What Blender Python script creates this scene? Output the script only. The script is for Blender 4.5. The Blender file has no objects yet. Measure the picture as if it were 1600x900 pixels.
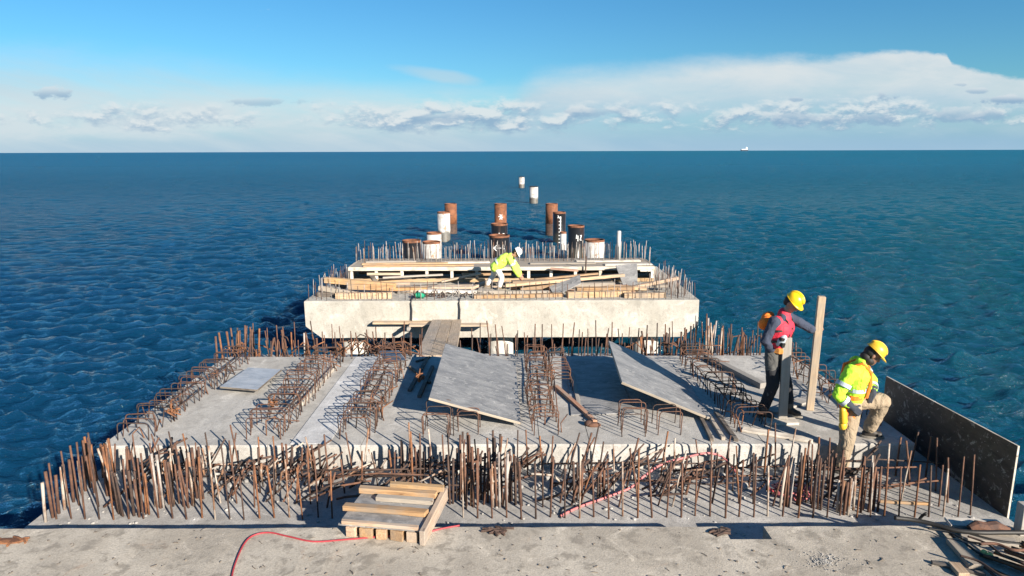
import bpy, bmesh, math, random
import numpy as np
from mathutils import Vector, Matrix, Euler

R = math.radians
random.seed(11)
C = bpy.context.scene.collection
scene = bpy.context.scene

# ------------------------------------------------------------------ camera, sky, sun, exposure
CZ = 5.7                                  # camera height above the water, metres
DECK, LEDGE = CZ - 3.70, CZ - 4.03        # deck and ledge levels
F_PX, PITCH, ROLL = 1067.0, math.atan((450 - 236.3) / 1067.0), R(-0.18)
cam_data = bpy.data.cameras.new('camera')
cam = bpy.data.objects.new('camera', cam_data); C.objects.link(cam)
cam_data.sensor_width = 36.0
cam_data.lens = F_PX * 36.0 / 1600.0
cam_data.clip_start, cam_data.clip_end = 0.1, 200000
CAM_M = Matrix.Rotation(math.pi / 2 - PITCH, 3, 'X') @ Matrix.Rotation(ROLL, 3, 'Z')
cam.matrix_world = Matrix.Translation((0, 0, CZ)) @ CAM_M.to_4x4()
scene.camera = cam

SUN_AZ, SUN_EL = 39.0, 22.0               # light travels forward and to the left by SUN_AZ
EXPOSURE = 1.27
sun_data = bpy.data.lights.new('sun', 'SUN')
sun_data.energy, sun_data.angle, sun_data.color = 5.0, R(0.5), (1.0, 0.90, 0.77)
sun = bpy.data.objects.new('sun', sun_data); C.objects.link(sun)
ldir = Vector((-math.sin(R(SUN_AZ)) * math.cos(R(SUN_EL)), math.cos(R(SUN_AZ)) * math.cos(R(SUN_EL)), -math.sin(R(SUN_EL))))
sun.rotation_euler = ldir.to_track_quat('-Z', 'Y').to_euler()
sun.location = (20, -30, 40)

vs = scene.view_settings
vs.view_transform = 'Standard'; vs.look = 'None'; vs.exposure = EXPOSURE; vs.gamma = 1.0; vs.use_curve_mapping = False


class NT:
    """Small helper for node trees."""
    def __init__(self, tree):
        self.t = tree; self.n = tree.nodes; self.l = tree.links
    def add(self, typ, **kw):
        nd = self.n.new(typ)
        for k, v in kw.items(): setattr(nd, k, v)
        return nd
    def put(self, sock, v):
        if hasattr(v, 'is_output'): self.l.new(v, sock)
        elif v is not None:
            if isinstance(v, (tuple, list)) and len(v) == 3 and sock.type == 'RGBA': v = (*v, 1)
            sock.default_value = v
    def m(self, op, a, b=None, c=None, clamp=False):
        nd = self.add('ShaderNodeMath', operation=op, use_clamp=clamp)
        for i, v in enumerate((a, b, c)):
            if v is not None: self.put(nd.inputs[i], v)
        return nd.outputs[0]
    def vec(self, x, y, z):
        nd = self.add('ShaderNodeCombineXYZ')
        for i, v in enumerate((x, y, z)): self.put(nd.inputs[i], v)
        return nd.outputs[0]
    def sep(self, v):
        nd = self.add('ShaderNodeSeparateXYZ'); self.put(nd.inputs[0], v); return nd.outputs
    def mapping(self, v, loc=(0, 0, 0), rot=(0, 0, 0), scale=(1, 1, 1)):
        nd = self.add('ShaderNodeMapping'); self.put(nd.inputs[0], v)
        nd.inputs[1].default_value = loc; nd.inputs[2].default_value = rot; nd.inputs[3].default_value = scale
        return nd.outputs[0]
    def noise(self, v, scale=5, detail=4, rough=.55, dist=0, col=False):
        nd = self.add('ShaderNodeTexNoise'); self.put(nd.inputs['Vector'], v)
        nd.inputs['Scale'].default_value = scale; nd.inputs['Detail'].default_value = detail
        nd.inputs['Roughness'].default_value = rough; nd.inputs['Distortion'].default_value = dist
        return nd.outputs['Color' if col else 'Fac']
    def voronoi(self, v, scale=5, feature='F1', out='Distance', rnd=1.0):
        nd = self.add('ShaderNodeTexVoronoi', feature=feature); self.put(nd.inputs['Vector'], v)
        nd.inputs['Scale'].default_value = scale; nd.inputs['Randomness'].default_value = rnd
        return nd.outputs[out]
    def rng(self, v, a, b, c=0.0, d=1.0, smooth=True):
        nd = self.add('ShaderNodeMapRange', interpolation_type='SMOOTHSTEP' if smooth else 'LINEAR', clamp=True)
        self.put(nd.inputs[0], v)
        for i, q in enumerate((a, b, c, d)): self.put(nd.inputs[1 + i], q)
        return nd.outputs[0]
    def mix(self, f, a, b, blend='MIX'):
        nd = self.add('ShaderNodeMix', data_type='RGBA', blend_type=blend)
        self.put(nd.inputs[0], f); self.put(nd.inputs[6], a); self.put(nd.inputs[7], b)
        return nd.outputs[2]
    def curve(self, v, pts):
        nd = self.add('ShaderNodeFloatCurve'); cm = nd.mapping; cv = cm.curves[0]
        pts = sorted(pts)
        cv.points[0].location = pts[0]; cv.points[1].location = pts[-1]
        for p in pts[1:-1]: cv.points.new(*p)
        cm.update(); self.put(nd.inputs['Value'], v); return nd.outputs[0]
    def bump(self, h, strength=.5, dist=.01, normal=None):
        nd = self.add('ShaderNodeBump'); self.put(nd.inputs['Height'], h)
        nd.inputs['Strength'].default_value = strength; nd.inputs['Distance'].default_value = dist
        if normal is not None: self.l.new(normal, nd.inputs['Normal'])
        return nd.outputs[0]


def build_world():
    w = bpy.data.worlds.new('World'); scene.world = w; w.use_nodes = True
    t = NT(w.node_tree); t.n.clear()
    out = t.add('ShaderNodeOutputWorld'); bg = t.add('ShaderNodeBackground')
    t.l.new(bg.outputs[0], out.inputs[0]); bg.inputs[1].default_value = 0.050
    sky = t.add('ShaderNodeTexSky', sky_type='NISHITA')
    sky.sun_disc = False; sky.sun_elevation = R(SUN_EL); sky.sun_rotation = R(180 - SUN_AZ)
    sky.air_density, sky.dust_density, sky.ozone_density, sky.altitude = 1.0, 0.15, 2.5, 0
    d = t.add('ShaderNodeTexCoord').outputs['Generated']
    dx, dy, dz = t.sep(d)
    yy = t.m('MAXIMUM', t.m('ABSOLUTE', dy), 0.08)
    X = t.m('DIVIDE', dx, yy); Z = t.m('DIVIDE', dz, yy)
    # clear sky: a more saturated, slightly cyan blue
    el = t.rng(Z, 0.0, 0.25, smooth=False)
    base = t.mix(1.0, sky.outputs[0], t.mix(el, (0.45, 0.80, 0.95), (0.34, 0.80, 1.05)), 'MULTIPLY')
    X01 = t.m('MULTIPLY_ADD', X, 0.5, 0.5, clamp=True)             # X -1..1 -> 0..1
    v = t.vec(X, Z, 0.0)
    wob = t.noise(t.vec(t.m('MULTIPLY', X, 1.0), t.m('MULTIPLY', Z, 3.0), 1.7), 7, 6, .62)
    wob = t.m('SUBTRACT', wob, .5)
    fine = t.noise(t.vec(X, t.m('MULTIPLY', Z, 2.0), 4.2), 26, 6, .65)
    # left veil of cirrus: soft upper edge sloping down to the right
    e1 = t.curve(X01, [(0, .86), (.14, .78), (.32, .60), (.455, .43), (.55, .26), (.60, .12), (1, .06)])
    e1 = t.m('MULTIPLY', e1, 0.2)
    dep1 = t.m('ADD', t.m('SUBTRACT', e1, Z), t.m('MULTIPLY', wob, .05))
    streak = t.noise(t.vec(t.m('MULTIPLY', X, 1.2), t.m('ADD', t.m('MULTIPLY', Z, 9.0), t.m('MULTIPLY', X, 2.2)), 0.4), 4, 6, .6)
    veil = t.m('MULTIPLY', t.rng(dep1, -0.02, 0.075), t.rng(streak, .25, .70, .55, 1.0))
    bn = t.noise(t.vec(X, t.m('MULTIPLY', Z, 4.0), 5.5), 5.5, 6, .6, .2)
    bz = t.m('ADD', Z, t.m('MULTIPLY', t.m('SUBTRACT', bn, .5), .06))
    bank = t.m('MULTIPLY', t.m('MULTIPLY', t.rng(bz, .016, .038), t.rng(bz, .105, .060)), t.rng(X, .14, -.06, .35, 1.0))
    bank = t.m('MULTIPLY', bank, t.rng(bn, .34, .60, .30, 1.0))
    # right anvil: crisp cauliflower top, soft lower body
    e2 = t.curve(X01, [(0, 0), (.46, .0), (.50, .41), (.53, .60), (.60, .645), (.66, .685), (.72, .665), (.775, .685), (.803, .68), (.808, .60), (.83, .55), (.865, .50), (1, .5)])
    e2 = t.m('MULTIPLY', e2, 0.2)
    dep2 = t.m('ADD', t.m('SUBTRACT', e2, Z), t.m('ADD', t.m('MULTIPLY', wob, .022), t.m('MULTIPLY', t.m('SUBTRACT', fine, .5), .014)))
    edge_soft = t.rng(X, .05, .62, .045, .007)
    an_in = t.m('DIVIDE', dep2, edge_soft)
    body = t.noise(t.vec(t.m('MULTIPLY', X, 2.0), t.m('MULTIPLY', Z, 7.0), 8.1), 2.6, 6, .6, .4)
    floor_ = t.rng(t.m('ADD', Z, t.m('MULTIPLY', wob, .05)), .02, .075, .3, 1.0)
    anvil = t.m('MULTIPLY', t.m('MULTIPLY', t.rng(an_in, -.1, 1.0), floor_), t.rng(body, .28, .62, .72, 1.0))
    # low haze band that whitens towards the horizon
    haze = t.rng(Z, 0.0, .075, .92, 0.0)
    # low cumulus row
    def cum(dz_):
        zc = t.m('ADD', Z, dz_)
        n = t.noise(t.vec(X, t.m('MULTIPLY', zc, 2.2), 2.9), 22, 8, .62, .15)
        big = t.noise(t.vec(X, t.m('MULTIPLY', zc, 1.5), 6.6), 4.2, 3, .5)
        prof = t.m('SUBTRACT', 1.0, t.m('POWER', t.m('DIVIDE', t.m('SUBTRACT', zc, .050), .034), 2.0), clamp=True)
        s = t.m('ADD', t.m('MULTIPLY', n, .62), t.m('MULTIPLY', big, .5))
        return t.m('SUBTRACT', t.m('ADD', s, t.m('MULTIPLY', prof, .30)), .735)
    c0 = cum(0.0); c1 = cum(.007)
    cmask = t.rng(c0, -.01, .17)
    relief = t.rng(t.m('SUBTRACT', c0, c1), -.06, .075)              # 1 on lit tops, 0 on bases
    W_hi, W_sh = (6.1, 6.6, 6.8), (2.3, 3.6, 5.0)
    col = t.mix(haze, base, (2.5, 4.1, 5.8))
    col = t.mix(t.m('MULTIPLY', veil, .84), col, (4.7, 5.7, 6.3))
    col = t.mix(t.m('MULTIPLY', bank, .72), col, (5.7, 6.3, 6.6))
    an_col = t.mix(t.rng(t.m('ADD', Z, t.m('MULTIPLY', wob, .06)), .03, .11), (3.0, 4.7, 6.0), (5.9, 6.4, 6.6))
    col = t.mix(t.m('MULTIPLY', anvil, .97), col, an_col)
    ccol = t.mix(relief, W_sh, W_hi)
    col = t.mix(t.m('MULTIPLY', cmask, .88), col, ccol)
    for (px, py, wx, wz, amt) in ((82, 148, 30, 11, .75), (1245, 155, 13, 4, .6), (1388, 151, 24, 9, .8), (1568, 157, 40, 8, .9), (1530, 143, 18, 5, .6), (1500, 132, 10, 3, .4), (930, 176, 60, 10, .5), (690, 185, 60, 9, .6), (430, 160, 60, 8, .5), (1290, 186, 130, 12, .6), (1480, 180, 90, 12, .6)):
        q = CAM_M @ Vector(((px - 800) / F_PX, (450 - py) / F_PX, -1.0)); X0, Z0 = q.x / q.y, q.z / q.y
        gx = t.m('POWER', t.m('DIVIDE', t.m('SUBTRACT', X, X0), wx / F_PX), 2.0); gz = t.m('POWER', t.m('DIVIDE', t.m('SUBTRACT', Z, Z0), wz / F_PX), 2.0)
        g_ = t.m('ADD', t.m('SUBTRACT', 1.0, t.m('ADD', gx, gz)), t.m('MULTIPLY', t.m('ADD', t.m('SUBTRACT', fine, .5), t.m('MULTIPLY', wob, .6)), 5.5))
        col = t.mix(t.m('MULTIPLY', t.rng(g_, 0.0, .9), amt), col, t.mix(t.rng(t.m('DIVIDE', t.m('SUBTRACT', Z, Z0), wz / F_PX), -.3, 1.1), (2.3, 3.6, 5.0), (5.6, 6.2, 6.6)))
    q = CAM_M @ Vector(((685 - 800) / F_PX, (450 - 118) / F_PX, -1.0)); X0, Z0 = q.x / q.y, q.z / q.y
    zz = t.m('ADD', t.m('SUBTRACT', Z, Z0), t.m('MULTIPLY', t.m('SUBTRACT', X, X0), .16))
    g_ = t.m('SUBTRACT', 1.0, t.m('ADD', t.m('POWER', t.m('DIVIDE', t.m('SUBTRACT', X, X0), .075), 2.0), t.m('POWER', t.m('DIVIDE', zz, .011), 2.0)))
    col = t.mix(t.m('MULTIPLY', t.rng(t.m('ADD', g_, t.m('MULTIPLY', wob, 1.6)), 0.0, 1.2), .55), col, (4.6, 5.7, 6.3))
    t.l.new(col, bg.inputs[0])
build_world()


# ------------------------------------------------------------------ image position -> world point
def ray(px, py):
    return CAM_M @ Vector(((px - 800) / F_PX, (450 - py) / F_PX, -1.0))
def PZ(px, py, z):
    d = ray(px, py); t = (z - CZ) / d.z
    return Vector((d.x * t, d.y * t, z))
def PY(px, py, y):
    d = ray(px, py); t = y / d.y
    return Vector((d.x * t, y, CZ + d.z * t))


# ------------------------------------------------------------------ materials
def mat(name):
    m = bpy.data.materials.new(name); m.use_nodes = True
    t = NT(m.node_tree); b = t.n['Principled BSDF']
    return m, t, b
def objco(t): return t.add('ShaderNodeTexCoord').outputs['Object']
def rnd(t): return t.add('ShaderNodeObjectInfo').outputs['Random']
def wpos(t): return t.add('ShaderNodeNewGeometry').outputs['Position']

def concrete(name, light=(.40, .385, .36), dark=(.25, .24, .23), speck=.6, stain=.5, rust=0.0, rough=.92):
    m, t, b = mat(name); p = wpos(t)
    big = t.noise(p, .9, 5, .6, .6); mid = t.noise(p, 5.5, 6, .65, .3); fin = t.noise(p, 60, 5, .7)
    c = t.mix(t.rng(big, .34, .66), dark, light)
    c = t.mix(t.m('MULTIPLY', t.rng(mid, .50, .64), stain), c, tuple(x * .62 for x in dark))
    pale = t.noise(t.mapping(p, (3, 7, 1)), 2.3, 6, .7, .8)
    c = t.mix(t.m('MULTIPLY', t.rng(pale, .54, .66), .6), c, tuple(min(1, x * 1.32) for x in light))
    c = t.mix(t.rng(fin, .35, .65, .0, .42), c, tuple(x * .5 for x in dark))
    sm = t.noise(t.mapping(p, (2, 1, 7)), 22, 5, .72, .5)
    c = t.mix(t.rng(sm, .50, .66, 0, .38), c, tuple(x * .6 for x in dark))
    vo = t.voronoi(p, 34); pick = t.noise(p, 13, 2, .5)
    spot = t.m('MULTIPLY', t.rng(vo, .17, .10), t.rng(pick, .55, .63))
    c = t.mix(t.m('MULTIPLY', spot, speck), c, (.07, .065, .06))
    if rust > 0:
        rn = t.noise(t.mapping(p, (9, 2, 5)), 1.6, 6, .7, 1.0)
        c = t.mix(t.m('MULTIPLY', t.rng(rn, .60, .74), rust), c, (.26, .13, .06))
    t.put(b.inputs['Base Color'], c); b.inputs['Roughness'].default_value = rough
    h = t.m('ADD', t.m('MULTIPLY', fin, .5), t.m('ADD', t.m('MULTIPLY', mid, 1.0), t.m('MULTIPLY', t.rng(vo, 0, .2), .3)))
    t.l.new(t.bump(h, .55, .012), b.inputs['Normal'])
    return m

def wood(name, a=(.62, .43, .25), b_=(.40, .25, .13), grey=0.0, rough=.78, axis='X', var=.5):
    m, t, b = mat(name); p = objco(t); r = rnd(t)
    sc = {'X': (1, 14, 14), 'Y': (14, 1, 14), 'Z': (14, 14, 1)}[axis]
    off = t.vec(t.m('MULTIPLY', r, 37.0), t.m('MULTIPLY', r, 17.0), t.m('MULTIPLY', r, 71.0))
    va = t.add('ShaderNodeVectorMath', operation='ADD'); t.put(va.inputs[0], p); t.put(va.inputs[1], off)
    q = va.outputs[0]
    g = t.noise(t.mapping(q, scale=sc), 2.6, 6, .6, .9)
    g2 = t.noise(t.mapping(q, scale=sc), 11, 4, .6, .2)
    blotch = t.noise(q, 3.0, 5, .6)
    c = t.mix(t.rng(g, .33, .67), b_, a)
    c = t.mix(t.rng(g2, .52, .75, 0, .45), c, tuple(x * .5 for x in b_))
    c = t.mix(t.rng(blotch, .45, .68, 0, .65), c, (.27, .23, .185))
    if grey: c = t.mix(grey, c, (.33, .31, .28))
    kn = t.voronoi(t.mapping(q, scale=(1.6 if axis == 'X' else 5, 1.6 if axis == 'Y' else 5, 1.6 if axis == 'Z' else 5)), 1.3)
    c = t.mix(t.rng(kn, .10, .05, 0, .75), c, (.13, .07, .035))
    hsv = t.add('ShaderNodeHueSaturation'); t.put(hsv.inputs['Color'], c)
    t.put(hsv.inputs['Value'], t.m('MULTIPLY_ADD', r, var, 1.0 - var * .55))
    t.put(hsv.inputs['Saturation'], t.m('MULTIPLY_ADD', t.m('FRACT', t.m('MULTIPLY', r, 7.3)), .5, .7))
    t.put(b.inputs['Base Color'], hsv.outputs[0]); b.inputs['Roughness'].default_value = rough
    t.l.new(t.bump(t.m('ADD', g, t.m('MULTIPLY', g2, .6)), .4, .004), b.inputs['Normal'])
    return m

def rusty(name, a=(.30, .135, .055), b_=(.10, .045, .025), pale=None, pal=0.0, rough=.85, scale=9):
    m, t, b = mat(name); p = wpos(t)
    n = t.noise(p, scale, 6, .68, .4); f = t.noise(p, 70, 3, .6)
    c = t.mix(t.rng(n, .32, .68), b_, a)
    c = t.mix(t.rng(f, .5, .75, 0, .5), c, tuple(x * .5 for x in b_))
    if pale:
        s = t.noise(t.mapping(p, scale=(1, 1, .6)), 5.0, 5, .7)
        c = t.mix(t.m('MULTIPLY', t.rng(s, .42, .58), pal), c, pale)
    t.put(b.inputs['Base Color'], c); b.inputs['Roughness'].default_value = rough
    b.inputs['Metallic'].default_value = .0
    t.l.new(t.bump(t.m('ADD', n, f), .5, .003), b.inputs['Normal'])
    return m

def paint(name, col, rough=.55, wear=None, wearcol=(.2, .1, .05), var=.25, scale=8, metal=0.0, bump=.2):
    m, t, b = mat(name); p = objco(t)
    n = t.noise(p, scale, 6, .65, .3); f = t.noise(p, scale * 8, 4, .6)
    c = t.mix(t.rng(n, .3, .7), tuple(x * (1 - var) for x in col), tuple(min(1, x * (1 + var * .4)) for x in col))
    c = t.mix(t.rng(f, .45, .8, 0, .25), c, tuple(x * .55 for x in col))
    if wear:
        w = t.noise(t.mapping(p, (4, 1, 9)), scale * .7, 7, .72, .6)
        c = t.mix(t.rng(w, wear, wear + .08), c, wearcol)
    t.put(b.inputs['Base Color'], c); b.inputs['Roughness'].default_value = rough; b.inputs['Metallic'].default_value = metal
    t.l.new(t.bump(t.m('ADD', n, t.m('MULTIPLY', f, .4)), bump, .006), b.inputs['Normal'])
    return m

def tide(m):
    t = NT(m.node_tree); b = t.n['Principled BSDF']; lk = b.inputs['Base Color'].links[0]; src = lk.from_socket
    p = wpos(t); z = t.sep(p)[2]; n = t.noise(p, 2.0, 5, .65)
    f = t.rng(t.m('ADD', z, t.m('MULTIPLY', t.m('SUBTRACT', n, .5), .9)), .75, .45)
    run = t.noise(t.mapping(p, scale=(5, 5, .25)), 1.2, 5, .65)
    c = t.mix(t.rng(run, .52, .68, 0, .6), src, (.12, .06, .035))
    c = t.mix(t.m('MULTIPLY', f, .85), c, (.035, .032, .022))
    t.put(b.inputs['Base Color'], c)

def cloth(name, col, fold=.5, rough=.9):
    m, t, b = mat(name); p = objco(t)
    n = t.noise(t.mapping(p, scale=(1, 1, .7)), 9, 4, .55, 1.2); f = t.noise(p, 160, 2, .5); d = t.noise(p, 14, 5, .65)
    dirt = t.noise(p, 4.5, 5, .7)
    c = t.mix(t.rng(d, .35, .75, 0, .4), col, tuple(x * .65 for x in col))
    c = t.mix(t.rng(dirt, .56, .74, 0, .22), c, tuple(x * .45 + .02 for x in col))
    t.put(b.inputs['Base Color'], c); b.inputs['Roughness'].default_value = rough
    t.l.new(t.bump(t.m('ADD', n, t.m('MULTIPLY', f, .05)), fold, .05), b.inputs['Normal'])
    return m

def plywood(name, col=(.30, .29, .27), dark=(.16, .155, .15), rough=.55, smear=.6):
    m, t, b = mat(name); p = objco(t)
    n = t.noise(t.mapping(p, scale=(1, 2.2, 1)), 2.4, 7, .68, .8); s = t.noise(t.mapping(p, scale=(.8, 14, 1)), 7, 6, .72, .25); f = t.noise(p, 55, 4, .7)
    c = t.mix(t.rng(n, .35, .65), dark, col)
    c = t.mix(t.m('MULTIPLY', t.rng(s, .50, .68), smear), c, tuple(min(1, x * 1.55) for x in col))
    c = t.mix(t.rng(f, .55, .75, 0, .5), c, tuple(x * .5 for x in dark))
    sp = t.noise(p, 7.5, 7, .75, .6); sv = t.voronoi(p, 26)
    c = t.mix(t.m('MULTIPLY', t.rng(sp, .56, .64), .55), c, (.42, .41, .39))
    c = t.mix(t.m('MULTIPLY', t.rng(sv, .16, .08), t.rng(t.noise(p, 6, 2), .52, .58)), c, (.50, .49, .46))
    t.put(b.inputs['Base Color'], c); b.inputs['Roughness'].default_value = rough
    t.l.new(t.bump(t.m('ADD', n, t.m('MULTIPLY', f, .4)), .25, .006), b.inputs['Normal'])
    return m

M = {}
M['deck'] = concrete('deck concrete', (.47, .455, .425), (.34, .325, .30), .7, .4)
M['slab'] = concrete('slab concrete', (.51, .46, .385), (.35, .31, .255), 1.0, .8, .5)
M['ledge'] = concrete('ledge concrete', (.44, .425, .40), (.30, .29, .275), .7, .5)
M['beam'] = concrete('beam concrete', (.46, .44, .395), (.36, .34, .295), .45, .35)
M['column'] = concrete('column concrete', (.60, .58, .53), (.42, .40, .36), .3, .3)
M['mortar'] = concrete('white mortar', (.58, .58, .58), (.44, .44, .44), .5, .35)
M['pine'] = wood('pine', (.46, .30, .17), (.26, .16, .09))
M['pine2'] = wood('pale pine', (.56, .40, .25), (.36, .235, .13))
M['oldwood'] = wood('weathered wood', (.42, .35, .26), (.26, .20, .14), .35)
M['scaffold'] = wood('scaffold plank wood', (.52, .40, .28), (.33, .235, .15), .1, var=.3)
M['greywood'] = wood('grey wood', (.36, .33, .29), (.21, .185, .155), .6)
M['greywood_z'] = wood('grey wood upright', (.40, .37, .33), (.25, .225, .195), .5, axis='Z', var=.15)
M['pine_z'] = wood('pine upright', (.46, .35, .24), (.28, .20, .13), .3, axis='Z', var=.15)
M['darkwood'] = wood('dark wood', (.10, .075, .055), (.045, .035, .028), .1)
M['whitewood'] = wood('white washed wood', (.66, .61, .53), (.50, .44, .36), .05, var=.25)
M['rust'] = rusty('rusty steel', (.150, .070, .040), (.058, .031, .023))
M['rust_or'] = rusty('orange rust', (.235, .098, .040), (.10, .043, .022))
M['rust_dark'] = rusty('dark rust', (.085, .048, .034), (.030, .021, .018))
M['splash'] = rusty('cement splashed steel', (.25, .13, .07), (.12, .065, .04), (.40, .36, .31), .85)
M['greysteel'] = rusty('grey steel', (.30, .27, .25), (.16, .13, .115), (.42, .39, .36), .5)
M['pile_rust'] = rusty('pile rust', (.26, .095, .036), (.10, .038, .02), rough=.8, scale=3.0)
M['rim'] = rusty('rim rust', (.22, .085, .04), (.09, .038, .02), scale=4)
M['pile_white'] = paint('pile white coat', (.50, .49, .465), .6, .54, (.28, .17, .11), .3, 3)
M['pile_black'] = paint('pile black coat', (.012, .013, .014), .32, .66, (.10, .06, .04), .3, 3)
M['pile_grey'] = paint('pile grey coat', (.42, .42, .41), .6, .64, (.25, .15, .1), .2, 3)
for k_ in ('pile_white', 'pile_rust', 'pile_black', 'pile_grey'): tide(M[k_])
M['mark'] = paint('white paint mark', (.80, .80, .78), .6)
M['ply'] = plywood('grey film plywood', (.235, .232, .228), (.135, .135, .137), .5, .75)
M['plydark'] = plywood('dark film plywood', (.060, .050, .042), (.022, .020, .019), .5, .45)
M['plymid'] = plywood('mid grey plywood', (.26, .255, .25), (.13, .13, .13))
M['plyblue'] = plywood('pale blue grey plywood', (.33, .36, .40), (.22, .25, .29))
M['hose_red'] = paint('red hose', (.33, .035, .045), .55, None, var=.15)
M['hose_pink'] = paint('faded pink hose', (.50, .15, .15), .6, None, var=.3)
M['black'] = paint('black rubber', (.014, .013, .012), .6)
M['strap'] = paint('dark strap', (.025, .025, .03), .7)
M['green_bag'] = cloth('green bag', (.01, .25, .14), .8)
M['skin'] = paint('skin', (.36, .19, .125), .55, None, var=.15, scale=14, bump=.05)
M['skin_dark'] = paint('tanned skin', (.20, .10, .065), .55, None, var=.15, scale=14, bump=.05)
M['hair'] = paint('dark hair', (.012, .010, .009), .7)
M['navy'] = cloth('navy cloth', (.035, .045, .075))
M['redvest'] = cloth('red vest cloth', (.62, .022, .05), .4, .7)
M['orange'] = cloth('orange hi-vis', (.85, .19, .02), .3)
M['trouser_grey'] = cloth('grey trousers', (.075, .075, .072), .7)
M['trouser_dark'] = cloth('dark knee cloth', (.014, .015, .019), .6)
M['khaki'] = cloth('khaki trousers', (.30, .235, .16), .9)
M['hivis'] = cloth('hi-vis yellow green', (.42, .82, .035), .6, .75)
M['hivis_far'] = cloth('hi-vis pale yellow', (.55, .80, .10), .6, .75)
M['reflect'] = paint('reflective band', (.42, .47, .52), .35, None, var=.1)
M['whitecloth'] = cloth('pale trousers', (.62, .61, .58), .6)
M['helmet_y'] = paint('yellow helmet', (.86, .53, .012), .32, None, var=.06, bump=.03)
M['helmet_y2'] = paint('worn yellow helmet', (.70, .42, .03), .42, None, var=.15, bump=.03)
M['helmet_w'] = paint('white helmet', (.80, .80, .78), .35, None, var=.06, bump=.03)
M['boot'] = paint('boot leather', (.030, .025, .020), .6)
M['boot_tan'] = paint('tan boot', (.20, .15, .10), .7)
M['sole'] = paint('boot sole', (.20, .18, .15), .8)
M['glove'] = cloth('work glove', (.50, .20, .045), .3)
M['glove_dark'] = cloth('dark work glove', (.03, .035, .05), .3)
M['foam'] = paint('yellow foam', (.62, .52, .16), .9)


def sea_material():
    m, t, b = mat('sea water'); p = wpos(t)
    x, y, z = t.sep(p)
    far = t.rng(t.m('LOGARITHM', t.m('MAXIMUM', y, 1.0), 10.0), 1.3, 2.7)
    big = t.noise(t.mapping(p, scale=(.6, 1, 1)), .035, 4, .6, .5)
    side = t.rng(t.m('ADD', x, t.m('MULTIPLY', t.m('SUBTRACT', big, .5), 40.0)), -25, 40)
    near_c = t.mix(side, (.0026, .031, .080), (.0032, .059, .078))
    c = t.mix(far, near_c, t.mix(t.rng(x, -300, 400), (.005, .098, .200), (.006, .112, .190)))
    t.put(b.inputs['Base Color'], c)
    b.inputs['Roughness'].default_value = .6; b.inputs['Specular IOR Level'].default_value = 0.0
    # ripples too fine for the mesh near by, the whole swell far away
    n1 = t.noise(t.mapping(p, scale=(.55, 1, 1)), 3.6, 4, .55, .3)
    n2 = t.noise(t.mapping(p, (5, 3, 0), scale=(.6, 1, 1)), 1.9, 6, .64, .3)
    n3 = t.noise(t.mapping(p, (1, 8, 0), scale=(.7, 1, 1)), .42, 7, .70, .3)
    b1 = t.bump(n1, 1.0, .12); 
    h2 = t.m('MULTIPLY', n2, t.rng(y, 12, 50, .40, 1.0))
    b2 = t.bump(h2, 1.0, .72, b1)
    h3 = t.m('MULTIPLY', n3, t.rng(y, 40, 160, 0.0, 1.0))
    b3 = t.bump(h3, 1.0, 3.0, b2)
    # light welling up from below shows the ripples only weakly
    vm = t.add('ShaderNodeMix', data_type='VECTOR'); vm.inputs[0].default_value = .35; vm.inputs[4].default_value = (0, 0, 1); t.l.new(b3, vm.inputs[5])
    t.l.new(vm.outputs[1], b.inputs['Normal'])
    gl = t.add('ShaderNodeBsdfGlossy'); gl.inputs['Roughness'].default_value = .07; gl.inputs['Color'].default_value = (.92, .98, 1.0, 1); t.l.new(b3, gl.inputs['Normal'])
    fr = t.add('ShaderNodeFresnel'); fr.inputs['IOR'].default_value = 1.33; t.l.new(b3, fr.inputs['Normal'])
    mx = t.add('ShaderNodeMixShader'); t.put(mx.inputs[0], t.m('MINIMUM', fr.outputs[0], t.m('ADD', t.rng(t.m('LOGARITHM', y, 10.0), 1.45, 2.15, .70, 0.0), t.rng(t.m('LOGARITHM', y, 10.0), 1.9, 3.4, .27, .14))))
    t.l.new(b.outputs[0], mx.inputs[1]); t.l.new(gl.outputs[0], mx.inputs[2])
    out = [n for n in t.n if n.type == 'OUTPUT_MATERIAL'][0]; t.l.new(mx.outputs[0], out.inputs['Surface'])
    return m
M['sea'] = sea_material()


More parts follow.
